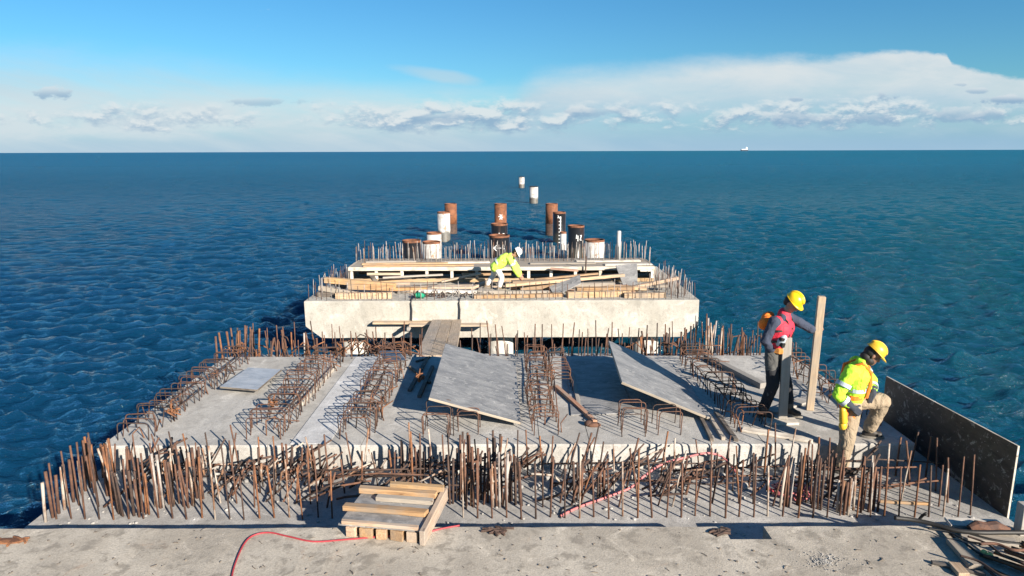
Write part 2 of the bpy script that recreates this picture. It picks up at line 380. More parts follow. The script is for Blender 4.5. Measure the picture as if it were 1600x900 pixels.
# ------------------------------------------------------------------ mesh building
class MB:
    def __init__(self): self.v = []; self.f = []; self.mi = []; self.cur = 0
    def face(self, idx): self.f.append(tuple(idx)); self.mi.append(self.cur)
    def box(self, c, s, rot=None):
        c = Vector(c); q = rot if rot is not None else Matrix.Identity(3); o = len(self.v)
        for dx in (-.5, .5):
            for dy in (-.5, .5):
                for dz in (-.5, .5): self.v.append(c + q @ Vector((dx * s[0], dy * s[1], dz * s[2])))
        for f in ((0, 1, 3, 2), (4, 6, 7, 5), (0, 4, 5, 1), (2, 3, 7, 6), (0, 2, 6, 4), (1, 5, 7, 3)): self.face([o + i for i in f])
        return self
    def tube(self, pts, r, seg=6, caps=True):
        pts = [Vector(p) for p in pts]; o = len(self.v); n = len(pts)
        rs = r if isinstance(r, (list, tuple)) else [r] * n
        prev = None
        for i, p in enumerate(pts):
            d = (pts[min(i + 1, n - 1)] - pts[max(i - 1, 0)]).normalized()
            if prev is None:
                a = d.orthogonal().normalized()
            else:
                a = (prev - d * prev.dot(d)); a = a.normalized() if a.length > 1e-6 else d.orthogonal().normalized()
            prev = a; bb = d.cross(a)
            for k in range(seg):
                th = 2 * math.pi * k / seg
                self.v.append(p + (a * math.cos(th) + bb * math.sin(th)) * rs[i])
        for i in range(n - 1):
            for k in range(seg):
                k2 = (k + 1) % seg
                self.face((o + i * seg + k, o + i * seg + k2, o + (i + 1) * seg + k2, o + (i + 1) * seg + k))
        if caps:
            self.face([o + k for k in range(seg)][::-1]); self.face([o + (n - 1) * seg + k for k in range(seg)])
        return self
    def lathe(self, c, prof, seg=28, q=None, sx=1, sy=1):
        c = Vector(c); q = q or Matrix.Identity(3); o = len(self.v)
        for (r, z) in prof:
            for k in range(seg):
                th = 2 * math.pi * k / seg
                self.v.append(c + q @ Vector((r * math.cos(th) * sx, r * math.sin(th) * sy, z)))
        for i in range(len(prof) - 1):
            for k in range(seg):
                k2 = (k + 1) % seg
                self.face((o + i * seg + k, o + i * seg + k2, o + (i + 1) * seg + k2, o + (i + 1) * seg + k))
        self.face([o + k for k in range(seg)][::-1]); self.face([o + (len(prof) - 1) * seg + k for k in range(seg)])
        return self
    def capsule(self, a, b, ra, rb, seg=14):
        a = Vector(a); b = Vector(b); d = b - a; L = d.length
        d = d.normalized() if L > 1e-6 else Vector((0, 0, 1))
        u = d.orthogonal().normalized(); w = d.cross(u); rings = []
        for i in range(6):
            th = -math.pi / 2 + (math.pi / 2) * i / 5; rings.append((a + d * ra * math.sin(th), max(ra * math.cos(th), ra * .02)))
        for i in range(6):
            th = (math.pi / 2) * i / 5; rings.append((b + d * rb * math.sin(th), max(rb * math.cos(th), rb * .02)))
        o = len(self.v)
        for (p, r) in rings:
            for k in range(seg):
                t = 2 * math.pi * k / seg; self.v.append(p + (u * math.cos(t) + w * math.sin(t)) * r)
        for i in range(len(rings) - 1):
            for k in range(seg):
                k2 = (k + 1) % seg
                self.face((o + i * seg + k, o + i * seg + k2, o + (i + 1) * seg + k2, o + (i + 1) * seg + k))
        self.face([o + k for k in range(seg)][::-1]); self.face([o + (len(rings) - 1) * seg + k for k in range(seg)])
        return self
    def ellipsoid(self, c, r, q=None, seg=18, rings=12):
        prof = [(max(math.sin(math.pi * i / rings), .02), -math.cos(math.pi * i / rings)) for i in range(rings + 1)]
        c = Vector(c); q = q or Matrix.Identity(3); o = len(self.v)
        for (rr, z) in prof:
            for k in range(seg):
                th = 2 * math.pi * k / seg
                self.v.append(c + q @ Vector((rr * math.cos(th) * r[0], rr * math.sin(th) * r[1], z * r[2])))
        for i in range(rings):
            for k in range(seg):
                k2 = (k + 1) % seg
                self.face((o + i * seg + k, o + i * seg + k2, o + (i + 1) * seg + k2, o + (i + 1) * seg + k))
        self.face([o + k for k in range(seg)][::-1]); self.face([o + rings * seg + k for k in range(seg)])
        return self
    def mesh(self, name, mats=None, origin=(0, 0, 0), smooth=False):
        me = bpy.data.meshes.new(name); og = Vector(origin)
        me.from_pydata([tuple(Vector(v) - og) for v in self.v], [], self.f); me.update()
        for m in (mats or []): me.materials.append(m)
        if mats and len(mats) > 1: me.polygons.foreach_set('material_index', self.mi)
        if smooth: me.polygons.foreach_set('use_smooth', [True] * len(me.polygons))
        return me


def link(name, me, parent=None, loc=None):
    o = bpy.data.objects.new(name, me); C.objects.link(o)
    if parent is not None: o.parent = parent
    if loc is not None: o.location = loc
    return o
def tag(o, label=None, cat=None, group=None, kind=None):
    if label: o['label'] = label
    if cat: o['category'] = cat
    if group: o['group'] = group
    if kind: o['kind'] = kind
    return o
def empty(name, loc=(0, 0, 0), label=None, cat=None, group=None):
    o = bpy.data.objects.new(name, None); C.objects.link(o); o.location = loc; o.empty_display_size = .2
    return tag(o, label, cat, group)
def build(mb, name, m, parent=None, smooth=False, bevel=0, base=None):
    """Mesh in world coordinates -> object; children are shifted by their parent's place."""
    ms = m if isinstance(m, list) else [m]
    if parent is not None:
        org = Vector((0, 0, 0)); q = parent
        while q is not None: org += q.location; q = q.parent
        o = link(name, mb.mesh(name, ms, org, smooth), parent)
    else:
        if base is None:
            xs = [v[0] for v in mb.v]; ys = [v[1] for v in mb.v]; zs = [v[2] for v in mb.v]
            base = ((min(xs) + max(xs)) / 2, (min(ys) + max(ys)) / 2, min(zs))
        o = link(name, mb.mesh(name, ms, base, smooth), None, base)
    if bevel:
        bv = o.modifiers.new('bevel', 'BEVEL'); bv.width = bevel; bv.segments = 1; bv.limit_method = 'ANGLE'
    return o

def frame(a, b, up=(0, 0, 1), roll=0.0):
    d = (Vector(b) - Vector(a)); x = d.normalized(); u = Vector(up)
    y = u.cross(x)
    if y.length < 1e-4: y = x.orthogonal()
    y.normalize(); z = x.cross(y)
    return Matrix((x, y, z)).transposed() @ Matrix.Rotation(roll, 3, 'X'), d.length
def board(name, a, b, wdt, thk, m, label=None, cat='plank', group=None, parent=None, roll=0.0, bevel=.004, warp=.006, lift=True):
    """A sawn timber from a to b (underside line when lift) in its own frame: X along the grain."""
    a = Vector(a); b = Vector(b); q, L = frame(a, b, roll=roll)
    mb = MB(); n = 7; rs = random.Random(hash((round(a.x, 3), round(b.y, 3), round(a.z, 3))) & 0xffff)
    o = 0; w1, w2 = (rs.uniform(-warp, warp) for _ in range(2))
    e0, e1 = rs.uniform(-.01, .01), rs.uniform(-.01, .01)
    for i in range(n):
        s = i / (n - 1); x = (s - .5) * L
        bow = math.sin(math.pi * s)
        for (yy, zz) in ((-.5, 0), (.5, 0), (.5, 1), (-.5, 1)):
            skew = (e0 if i == 0 else e1 if i == n - 1 else 0) * (1 if yy > 0 else -1)
            mb.v.append(Vector((x + skew, yy * wdt + w1 * bow, (zz - (0 if lift else .5)) * thk + w2 * bow * .6)))
        if i:
            k = 4 * i
            for j in range(4):
                j2 = (j + 1) % 4; mb.face((k - 4 + j, k - 4 + j2, k + j2, k + j))
    mb.face((3, 2, 1, 0)); mb.face([4 * (n - 1) + j for j in range(4)])
    me = mb.mesh(name, [m])
    ob = link(name, me, parent)
    org = Vector((0, 0, 0)); pq = parent
    while pq is not None: org += pq.location; pq = pq.parent
    ob.matrix_local = Matrix.Translation((a + b) / 2 - org) @ q.to_4x4()
    if bevel:
        bv = ob.modifiers.new('bevel', 'BEVEL'); bv.width = bevel; bv.segments = 1; bv.limit_method = 'ANGLE'
    if parent is None: tag(ob, label, cat, group)
    elif label: ob['label'] = label
    return ob

def rough_prism(x0, x1, prof, step=.12, jit=.006, seed=1, endchamfer=0):
    """A cast concrete bar along X with profile (y, z) list; its arrises wander a little."""
    rs = np.random.RandomState(seed); n = max(2, int((x1 - x0) / step) + 1)
    mb = MB(); k = len(prof)
    walk = rs.normal(0, jit, (n, k, 2))
    for i in range(1, n): walk[i] = walk[i] * .6 + walk[i - 1] * .6
    for i in range(n):
        x = x0 + (x1 - x0) * i / (n - 1)
        for j, (y, z) in enumerate(prof): mb.v.append(Vector((x, y + walk[i, j, 0], z + walk[i, j, 1] * .5)))
        if i:
            for j in range(k):
                j2 = (j + 1) % k; mb.face(((i - 1) * k + j, i * k + j, i * k + j2, (i - 1) * k + j2))
    mb.face(list(range(k))[::-1][::-1]); mb.face([(n - 1) * k + j for j in range(k)][::-1])
    return mb


# ------------------------------------------------------------------ the sea
def make_sea():
    rs = np.random.RandomState(5)
    na, nr = 1050, 1000
    ang = np.linspace(R(-58), R(58), na)
    rad = np.concatenate([np.geomspace(3.0, 420, nr - 60), np.geomspace(430, 90000, 60)])
    A, Rr = np.meshgrid(ang, rad)
    Xg = Rr * np.sin(A); Yg = Rr * np.cos(A) - 1.0
    cell = np.maximum(Rr * (ang[1] - ang[0]), np.gradient(rad)[:, None])
    Zg = np.zeros_like(Xg); DX = np.zeros_like(Xg); DY = np.zeros_like(Xg)
    for i in range(110):
        lam = 0.30 * (6.0 ** (rs.rand() ** 1.25)) if i % 12 else rs.uniform(2.5, 6); th = rs.normal(R(-97), R(36))
        k = 2 * math.pi / lam; amp = (.0132 if lam < 2.2 else .0048) * lam ** .70 * rs.uniform(.5, 1.2)
        kx, ky = k * math.cos(th), k * math.sin(th)
        ph = kx * Xg + ky * Yg + rs.rand() * 7 + .7 * np.sin(.13 * Xg + rs.rand() * 6) + .7 * np.sin(.11 * Yg + rs.rand() * 6)
        fade = np.clip((lam / cell - 2.4) / 2.0, 0, 1)
        Zg += fade * amp * np.cos(ph)
        DX -= fade * amp * .55 * math.cos(th) * np.sin(ph); DY -= fade * amp * .55 * math.sin(th) * np.sin(ph)
    gust = .75 + .35 * np.sin(.06 * Xg + 1) * np.sin(.045 * Yg + .5 * np.sin(.05 * Xg))
    Zg *= gust
    co = np.stack([Xg + DX, Yg + DY, Zg], -1).reshape(-1, 3).astype(np.float32)
    i = np.arange(nr - 1)[:, None] * na + np.arange(na - 1)[None, :]
    q = np.stack([i, i + 1, i + na + 1, i + na], -1).reshape(-1, 4)[:, ::-1].astype(np.int32)
    me = bpy.data.meshes.new('sea')
    me.vertices.add(len(co)); me.vertices.foreach_set('co', co.ravel())
    me.loops.add(q.size); me.loops.foreach_set('vertex_index', q.ravel())
    me.polygons.add(len(q)); me.polygons.foreach_set('loop_start', np.arange(0, q.size, 4, dtype=np.int32))
    me.polygons.foreach_set('use_smooth', np.ones(len(q), dtype=bool))
    me.update(calc_edges=True); me.materials.append(M['sea'])
    if me.polygons[1000].normal.z < 0: me.flip_normals()
    tag(link('sea', me), kind='structure')
make_sea()


# ------------------------------------------------------------------ concrete: foreground slab
NX0, NX1, NY = 2.11, 2.52, 6.04           # the pocket cut into the slab edge
SE = 6.27                                 # slab edge
slab = empty('concrete_slab', (0, 3, DECK), 'sandy concrete deck slab in the foreground with a notch in its far edge', 'concrete slab')
sp = lambda y1: [(-7, .8), (y1, .8), (y1, DECK - .02), (y1 - .02, DECK), (-7, DECK)]
mb = rough_prism(-7.5, NX0, sp(SE), seed=1)
m2 = rough_prism(NX1, 5.52, sp(SE), seed=2)
m3 = rough_prism(NX0, NX1, sp(NY), jit=.001, seed=3)
for mm in (m2, m3):
    o = len(mb.v); mb.v += mm.v
    for f in mm.f: mb.face([o + i for i in f])
build(mb, 'slab_body', M['slab'], slab)
mb = MB().box(((NX0 + NX1) / 2, (NY + SE) / 2, 1.1), (NX1 - NX0 - .002, SE - NY - .002, .9)); build(mb, 'notch_floor', M['ledge'], slab)
rsd = random.Random(3)
for (px, py, wd) in ((12, 846, .34), (777, 831, .20), (1121, 831, .20)):
    c = PZ(px, py, DECK); mb = MB()
    for k in range(9):
        x = c.x + rsd.uniform(-.5, .5) * wd; y = c.y + rsd.uniform(-.06, .05); a = rsd.uniform(0, 6.3); l = rsd.uniform(.03, .09)
        mb.tube([(x - math.cos(a) * l, y - math.sin(a) * l * .6, DECK + .008), (x, y, DECK + rsd.uniform(.010, .025)), (x + math.cos(a) * l, y + math.sin(a) * l * .6, DECK + .008)], .012)
    mb.lathe((c.x, c.y, DECK + .001), [(.06, 0), (.05, .012), (.01, .016)], 9, sx=wd / .13, sy=.9)
    build(mb, 'rusty_anchor', M['rust_dark'] if px > 100 else M['rust_or'], slab)


# ------------------------------------------------------------------ rebar helpers
def hoop(x, y, w, h, r, lean=0.0, tilt=0.0, z0=None, cr=.05, base_h=DECK, skew=0.0):
    """Inverted U stirrup standing across X; returns its centre line."""
    zt = base_h + h; pts = []
    pts.append((x - w / 2, y, base_h - .02))
    for k in range(4):
        a = math.pi / 2 * k / 3; pts.append((x - w / 2 + cr - cr * math.cos(a) + lean, y + tilt, zt - cr + cr * math.sin(a)))
    for k in range(4):
        a = math.pi / 2 * (1 - k / 3); pts.append((x + w / 2 - cr + cr * math.cos(a) + lean, y + tilt + skew, zt - cr + cr * math.sin(a)))
    pts.append((x + w / 2, y + skew, base_h - .02))
    return pts

class RebarSet:
    """Collects bars of a cap: the biggest hundred of each name become parts, the rest one part of stuff."""
    def __init__(self): self.items = {}
    def add(self, name, pts, r, m, seg=6):
        L = sum((Vector(a) - Vector(b)).length for a, b in zip(pts, pts[1:]))
        y = max(3.0, sum(p[1] for p in pts) / len(pts))
        self.items.setdefault(name, []).append((L * (r + .006) / y ** 2, pts, r, m, seg))
    def flush(self, parent, limit=100):
        rest = {}
        for name, lst in self.items.items():
            lst.sort(key=lambda q: -q[0])
            for (s, pts, r, m, seg) in lst[:limit]:
                build(MB().tube(pts, r, seg), name, M[m], parent, smooth=True)
            if lst[limit:]:
                keys = sorted({q[3] for q in lst[limit:]}); mb = MB()
                for (s, pts, r, m, seg) in lst[limit:]:
                    mb.cur = keys.index(m); mb.tube(pts, r, seg)
                o = build(mb, 'remaining_' + name, [M[k] for k in keys], parent, smooth=True)
                o['kind'] = 'stuff'


# ------------------------------------------------------------------ near pile cap
NC0, NC1 = -5.35, 5.52
cap = empty('pile_cap', (0, 10, 1.0), 'near concrete pile cap with raised deck bristling with rusty rebar under the two workers', 'pier cap')
prof = [(SE + .004, .72), (13.35, .72), (13.35, LEDGE - .02), (13.33, LEDGE), (SE + .004, LEDGE)]
build(rough_prism(NC0, NC1, prof, seed=7), 'cap_beam', M['ledge'], cap)
DY0, DY1 = 8.2, 12.1
dp = [(DY0 + .01, LEDGE - .005), (DY1, LEDGE - .005), (DY1, DECK - .02), (DY1 - .02, DECK), (DY0 + .02, DECK), (DY0, DECK - .02)]
edges = [-5.30, -3.15, -1.95, .35, 1.0, 3.25, 5.18]
for i, (a, b) in enumerate(zip(edges, edges[1:])):
    build(rough_prism(a + .004, b - .004, dp, seed=20 + i, jit=.005), 'deck_plank', M['deck'], cap)
mb = MB()
mb.box((-2.62, 10.15, DECK + .003), (.50, 3.8, .010)); build(mb, 'mortar_strip', M['mortar'], cap)
# shallow lumps of concrete at the foot of the deck face
mb = MB()
rsd = random.Random(21)
for k in range(46):
    x = rsd.uniform(-5.0, 5.1); s = rsd.uniform(.03, .10)
    mb.ellipsoid((x, rsd.uniform(7.7, 8.18), LEDGE + s * .2), (s, s * .7, s * .5), Euler((0, 0, rsd.uniform(0, 3))).to_matrix(), 8, 5)
o = build(mb, 'concrete_crumbs', M['ledge'], cap); o['kind'] = 'stuff'
for x in (-4.3, 0, 4.3):
    build(MB().lathe((x, 10.2, -1.5), [(.42, 0), (.42, 2.215)], 28), 'column', M['column'], cap, smooth=True)

bars = RebarSet(); rb = random.Random(42)
def rod(x, y, h, lx=0.0, ly=0.0, r=.013, m='rust', z=LEDGE, bend=0.0, name='vertical_rebar', seg=6):
    pts = [(x, y, z - .03), (x + lx * .45, y + ly * .45, z + h * .5), (x + lx + bend, y + ly, z + h)]
    bars.add(name, pts, r, m, seg)
in_crate = lambda x, y: -2.0 < x < -.62 and y < 7.45
RM = ['rust', 'rust', 'rust_or', 'rust_dark', 'splash', 'rust']
# front row, evenly spaced
x = -5.12
while x < 5.25:
    y = 7.0 + rb.uniform(-.03, .03)
    if not in_crate(x, y):
        h = rb.choice((rb.uniform(.55, .75), rb.uniform(.66, .90))) if x > -4.6 else .66 + (x + 5.12) * .75 + rb.uniform(0, .05)
        if x > 3.6: h *= .85
        rod(x, y, h, rb.gauss(-.01, .018), rb.gauss(.01, .02), rb.uniform(.0085, .0115), rb.choice(RM))
    x += .163
# middle rows
for (yy, st, h0, h1, pr) in ((7.28, .21, .40, .78, .85), (7.62, .19, .42, .80, .9), (7.95, .17, .38, .74, .95)):
    x = -5.05
    while x < 5.2:
        if rb.random() < pr and not in_crate(x, yy) and not (4.0 < x < 4.75 and yy > 7.5):
            tilt = rb.gauss(0, .05)
            if 0.55 < x < 2.3: tilt += rb.choice((0.0, .1, .24, .16))
            rod(x, yy + rb.uniform(-.08, .08), rb.uniform(h0, h1), tilt, rb.gauss(0, .04), rb.uniform(.0085, .012), rb.choice(RM))
        x += st * rb.uniform(.7, 1.3)
# left edge row: short thick brown bars running back along the edge
for k in range(14):
    rod(-5.20 + rb.uniform(-.02, .04), 6.95 + k * .088, rb.uniform(.40, .56), rb.uniform(-.02, .03), 0, .017, rb.choice(['rust_or', 'rust', 'splash', 'rust']))
# bundles of bars (left, centre, right)
def bundle(px, n, y, h, m, r=.0150, spread=.040, lean=0.0):
    p = PY(px, 780, y)
    for k in range(n):
        rod(p.x + (k - n / 2) * spread + rb.uniform(-.008, .008), y + rb.uniform(-.06, .06), h * rb.uniform(.86, 1.08), lean + rb.uniform(-.03, .03), rb.uniform(-.03, .03), r * rb.uniform(.8, 1.1), rb.choice(m))
BR = ['rust', 'rust', 'rust_or', 'rust_dark']; WH = ['splash', 'greysteel', 'rust']; DK = ['rust_dark', 'rust', 'rust_dark']
for (px, n, y, h, m) in ((150, 4, 7.95, .55, BR), (178, 5, 7.55, .66, BR), (192, 5, 7.12, .55, BR), (222, 5, 7.10, .52, BR), (210, 4, 7.5, .62, BR),
                         (250, 4, 7.25, .62, WH), (272, 4, 7.3, .55, BR), (296, 4, 7.25, .66, WH), (318, 3, 7.5, .6, DK),
                         (716, 5, 7.35, .62, DK), (740, 4, 7.25, .68, WH), (762, 4, 7.4, .66, DK), (783, 5, 7.25, .62, WH), (806, 4, 7.35, .60, DK), (730, 4, 7.6, .7, DK), (775, 4, 7.7, .7, DK),
                         (1228, 4, 7.25, .56, WH), (1255, 4, 7.3, .60, BR), (1282, 3, 7.15, .60, BR), (1330, 5, 7.1, .42, WH), (1305, 4, 7.4, .6, DK), (1362, 6, 7.12, .54, BR), (1350, 3, 7.5, .55, DK),
                         (1318, 4, 7.14, .42, ['splash']), (455, 3, 7.9, .5, DK), (500, 3, 7.85, .5, DK), (640, 4, 7.8, .55, DK), (660, 3, 7.7, .55, DK), (940, 3, 7.5, .45, DK), (905, 3, 7.35, .5, DK)):
    bundle(px, n, y, h, m)
# tangle of bent bars lying low between the rows
for k in range(150):
    x = rb.uniform(-4.9, 4.6) if k % 3 else rb.uniform(-3.6, -.4)
    y = rb.uniform(7.25, 8.1); a = rb.gauss(.7, .5) * rb.choice((1, 1, -1)); L = rb.uniform(.3, .75)
    if in_crate(x, y): continue
    z0 = LEDGE + rb.uniform(.0, .10); z1 = LEDGE + rb.uniform(.12, .48)
    p0 = Vector((x, y, z0)); p2 = Vector((x + math.cos(a) * L, min(8.15, y + math.sin(a) * L * .5), z1))
    p1 = (p0 + p2) / 2 + Vector((rb.uniform(-.05, .05), rb.uniform(-.05, .05), rb.uniform(-.04, .1)))
    bars.add('bent_rebar', [p0, p1, p2], rb.uniform(.010, .016), rb.choice(['rust_dark', 'rust_dark', 'rust_dark', 'rust', 'splash', 'rust']))  # mostly the darkest rust, so the colour carries the shade within the tangle
# low ties across the ledge
for k in range(18):
    y = rb.uniform(7.35, 8.0); x = rb.uniform(-5, 4); L = rb.uniform(.8, 2.2); z = LEDGE + rb.uniform(.08, .3)
    if in_crate(x, y) or in_crate(x + L, y) or in_crate(x + L / 2, y): continue
    bars.add('tie_rebar', [(x, y, z), (x + L / 2, y + rb.uniform(-.06, .06), z + rb.uniform(-.03, .05)), (x + L, y + rb.uniform(-.05, .1), z)], .010, rb.choice(['rust', 'rust_dark']))
# rows of stirrups over the joints of the deck
def stirrup_row(x0, y0, y1, st, w, h, wj=.03, m=('rust', 'rust_dark', 'rust'), r=.0072, lean=0.0):
    y = y0
    while y < y1:
        bars.add('rebar_stirrup', hoop(x0 + rb.uniform(-wj, wj), y, w * rb.uniform(.9, 1.08), h * rb.uniform(.85, 1.12), r, lean + rb.gauss(0, .02), rb.gauss(0, .03), skew=rb.gauss(0, .02)), r, rb.choice(m), 5)
        y += st * rb.uniform(.85, 1.15)
stirrup_row(-4.98, 8.4, 11.95, .13, .40, .28)
stirrup_row(-3.28, 8.4, 11.95, .12, .46, .30)
stirrup_row(-2.08, 8.4, 11.95, .12, .42, .30)
stirrup_row(.42, 8.5, 11.95, .12, .34, .26)
stirrup_row(.80, 10.2, 11.95, .16, .30, .22)
stirrup_row(3.22, 8.6, 11.95, .13, .42, .28, m=('rust_dark', 'rust_dark', 'rust'))
stirrup_row(4.88, 8.8, 11.95, .19, .34, .30)
stirrup_row(-1.0, 8.45, 8.85, .12, .34, .36); stirrup_row(-.62, 8.5, 8.8, .14, .3, .3)
stirrup_row(1.62, 8.45, 8.95, .13, .34, .36); stirrup_row(2.1, 8.5, 8.9, .2, .3, .3)
# second, looser pins and diagonals in each joint
for x0 in (-4.85, -3.2, -2.0, .5, 3.2, 4.85):
    for k in range(22):
        y = rb.uniform(8.4, 11.95); x = x0 + rb.uniform(-.2, .2)
        p0 = Vector((x, y, DECK - .02)); p1 = p0 + Vector((rb.gauss(0, .05), rb.gauss(0, .04), rb.uniform(.15, .32))); p2 = p1 + Vector((rb.gauss(0, .14), rb.gauss(0, .14), rb.uniform(-.06, .04)))
        bars.add('joint_pin', [p0, p1, p2], .0085, rb.choice(['rust', 'rust_or', 'rust_dark']), 5)
    yy = 8.4
    for k in range(4):
        z = DECK + rb.uniform(.10, .24); xx = x0 + rb.uniform(-.15, .15); L = rb.uniform(.8, 1.6); ys = rb.uniform(8.4, 10.5)
        bars.add('tie_rebar', [(xx, ys, z), (xx + .02, ys + L / 2, z + .01), (xx + rb.uniform(-.05, .05), ys + L, z)], .009, rb.choice(['rust', 'rust_dark']), 5)
# rods on the rear ledge
for (yy, st, h0, h1) in ((12.35, .17, .42, .66), (12.72, .16, .42, .66), (13.15, .17, .48, .74)):
    x = -5.2
    while x < 5.4:
        if not (-1.75 < x < -.95 and True):
            rod(x, yy + rb.uniform(-.06, .06), rb.uniform(h0, h1), rb.gauss(0, .03), rb.gauss(0, .03), rb.uniform(.009, .013), rb.choice(['rust', 'rust_dark', 'rust']), name='rear_rebar', seg=5)
        x += st * rb.uniform(.8, 1.25)
for (px, n, m, h) in ((362, 7, BR, .75), (378, 6, BR, .85), (395, 5, BR, .8), (432, 4, WH, .7), (446, 3, BR, .75), (470, 3, WH, .6), (488, 3, BR, .6), (1012, 4, BR, .6), (1048, 5, BR, .7), (1078, 6, BR, .75), (1104, 7, ['splash', 'greysteel'], .95), (1120, 5, WH, .95), (1142, 3, DK, .8), (1165, 4, BR, .6)):
    p = PY(px, 555, 12.6)
    for k in range(n):
        rod(p.x + (k - n / 2) * .05, 12.6 + rb.uniform(-.25, .5), h * rb.uniform(.75, .95), rb.gauss(0, .05), 0, rb.uniform(.013, .019), rb.choice(m), name='rear_rebar', seg=6)
for k in range(60):
    x = rb.choice((rb.uniform(-5.1, -2.2), rb.uniform(-3.0, -1.8), rb.uniform(2.2, 4.6))); y = rb.uniform(12.25, 13.2); a = rb.uniform(0, 6.3); L = rb.uniform(.3, .7)
    bars.add('bent_rebar', [(x, y, LEDGE + rb.uniform(.1, .4)), (x + .5 * L * math.cos(a), y + .3 * L * math.sin(a), LEDGE + rb.uniform(.2, .5)), (x + L * math.cos(a), y + .5 * L * math.sin(a), LEDGE + rb.uniform(.1, .5))], .012, rb.choice(['rust', 'rust_or', 'rust_dark']), 5)
bars.flush(cap)
# rusty wire clumps tied on the stirrup rows
rsd = random.Random(4)
for (px, py) in ((425, 628), (376, 545), (655, 590), (270, 640), (530, 548)):
    c = PZ(px, py, DECK + .2); mb = MB()
    for k in range(10):
        a = Vector((rsd.gauss(0, .05), rsd.gauss(0, .05), rsd.gauss(0, .06))); b = Vector((rsd.gauss(0, .05), rsd.gauss(0, .05), rsd.gauss(0, .06)))
        mb.tube([c + a, c + (a + b) / 2 + Vector((rsd.gauss(0, .03), rsd.gauss(0, .03), .02)), c + b], .011, 5)
    build(mb, 'wire_clump', M['rust_or'], cap)


# ------------------------------------------------------------------ far pile cap, its scaffold and formwork
FY = 17.8; FT = PY(800, 470, FY).z
fx0, fx1 = PY(477, 500, FY).x, PY(1091, 500, FY).x
fcap = empty('pile_cap', ((fx0 + fx1) / 2, 20, 1.0), 'far pale concrete pile cap beam standing on columns above the water behind the gangway', 'pier cap')
zb = PY(800, 527, FY).z
mb = rough_prism(fx0, fx1, [(FY, zb), (23.3, zb), (23.3, zb + .32), (23.3, FT - .02), (23.28, FT), (FY + .02, FT), (FY, FT - .02), (FY, zb + .32)], seed=31, jit=.006)
for v in mb.v:                                                       # splayed lower corners
    if v.z < zb + .1: v.x = max(fx0 + .42, min(fx1 - .42, v.x))
n6 = len(mb.v) // 6
build(mb, 'cap_beam', M['beam'], fcap)
# splays: two wedge faces are part of the beam; columns under it
for px in (556, 782, 1008):
    p = PY(px, 540, FY + .75)
    build(MB().lathe((p.x, FY + .75, -1.5), [(.36, 0), (.36, zb + 1.5 + .004)], 28), 'column', M['column'], fcap, smooth=True)
fb = RebarSet(); bars = fb; rb = random.Random(77)
x = fx0 + .08
while x < fx1 - .05:
    rod(x, FY + .14 + rb.uniform(-.03, .03), rb.uniform(.36, .56), rb.gauss(0, .02), rb.gauss(0, .02), rb.uniform(.0075, .010), rb.choice(['rust_dark', 'rust', 'greysteel']), z=FT, seg=5)
    x += rb.uniform(.13, .21)
for side in (fx0 + .12, fx1 - .12):
    for k in range(18):
        rod(side + rb.uniform(-.05, .05) + (.0 if k % 2 else (.25 if side < 0 else -.25)), FY + .3 + k * .15, rb.uniform(.35, .6), rb.gauss(0, .02), 0, .009, rb.choice(['greysteel', 'rust_dark']), z=FT, seg=5)
for k in range(95):
    sd = rb.choice((-1, 1, 1)); xx = (fx0 + rb.uniform(.1, .75)) if sd < 0 else (fx1 - rb.uniform(.1, 1.0))
    rod(xx, FY + rb.uniform(.3, 3.2), rb.uniform(.3, .6), rb.gauss(0, .03), 0, .008, rb.choice(['greysteel', 'rust_dark', 'greysteel', 'rust']), z=FT, seg=5)
for row in range(3):
    x = PY(560, 400, 22.0).x
    xe = PY(1016, 400, 22.0).x
    while x < xe:
        rod(x, 21.6 + row * .26 + rb.uniform(-.06, .06), rb.uniform(.42, .68), rb.gauss(0, .02), 0, rb.uniform(.0085, .012), rb.choice(['greysteel', 'greysteel', 'splash', 'rust_dark']), z=CZ - 3.50, seg=5, name='rear_rebar')
        x += rb.uniform(.10, .22)
bars.flush(fcap)

form = empty('timber_formwork', (-.3, 20.5, FT), 'long pale timber formwork box with open bays on the far pier cap', 'formwork')
TOP = CZ - 3.46; fl, fr = PY(545, 430, 20.5).x, PY(1022, 430, 20.5).x
build(MB().box(((fl + fr) / 2, 21.40, TOP - .03), (fr - fl - .06, 1.75, .06)), 'deck_sheet', M['oldwood'], form)
build(MB().box(((fl + fr) / 2, 20.48, TOP - .04), (fr - fl, .05, .11)), 'top_rail', M['whitewood'], form, bevel=.005)
build(MB().box(((fl + fr) / 2, 20.47, FT + .06), (fr - fl, .06, .10)), 'bottom_rail', M['pine2'], form, bevel=.005)
build(MB().box(((fl + fr) / 2, 21.6, (FT + TOP) / 2), (fr - fl - .1, .03, TOP - FT - .1)), 'bay_shade_sheet', M['darkwood'], form)  # dark colour stands in for the shade inside the open bays
for px in (549, 588, 628, 667, 706, 745, 826, 861, 899, 938, 1019):
    x = PY(px, 430, 20.5).x
    build(MB().box((x, 20.53, (FT + TOP) / 2 - .03), (.09, .08, TOP - FT - .09)), 'post', M['whitewood'], form, bevel=.004)
for (x, nm) in ((fl - .03, 0), (fr + .03, 1)):
    build(MB().box((x, 21.30, (FT + TOP) / 2), (.05, 1.5, TOP - FT - .02)), 'end_panel', M['oldwood'], form, bevel=.004)
build(MB().box((fl + 1.1, 20.43, FT + .27), (1.05, .03, .07)), 'short_rail', M['pine2'], form)
build(MB().box((fl + 4.2, 20.43, FT + .25), (1.5, .03, .07)), 'short_rail', M['pine'], form)
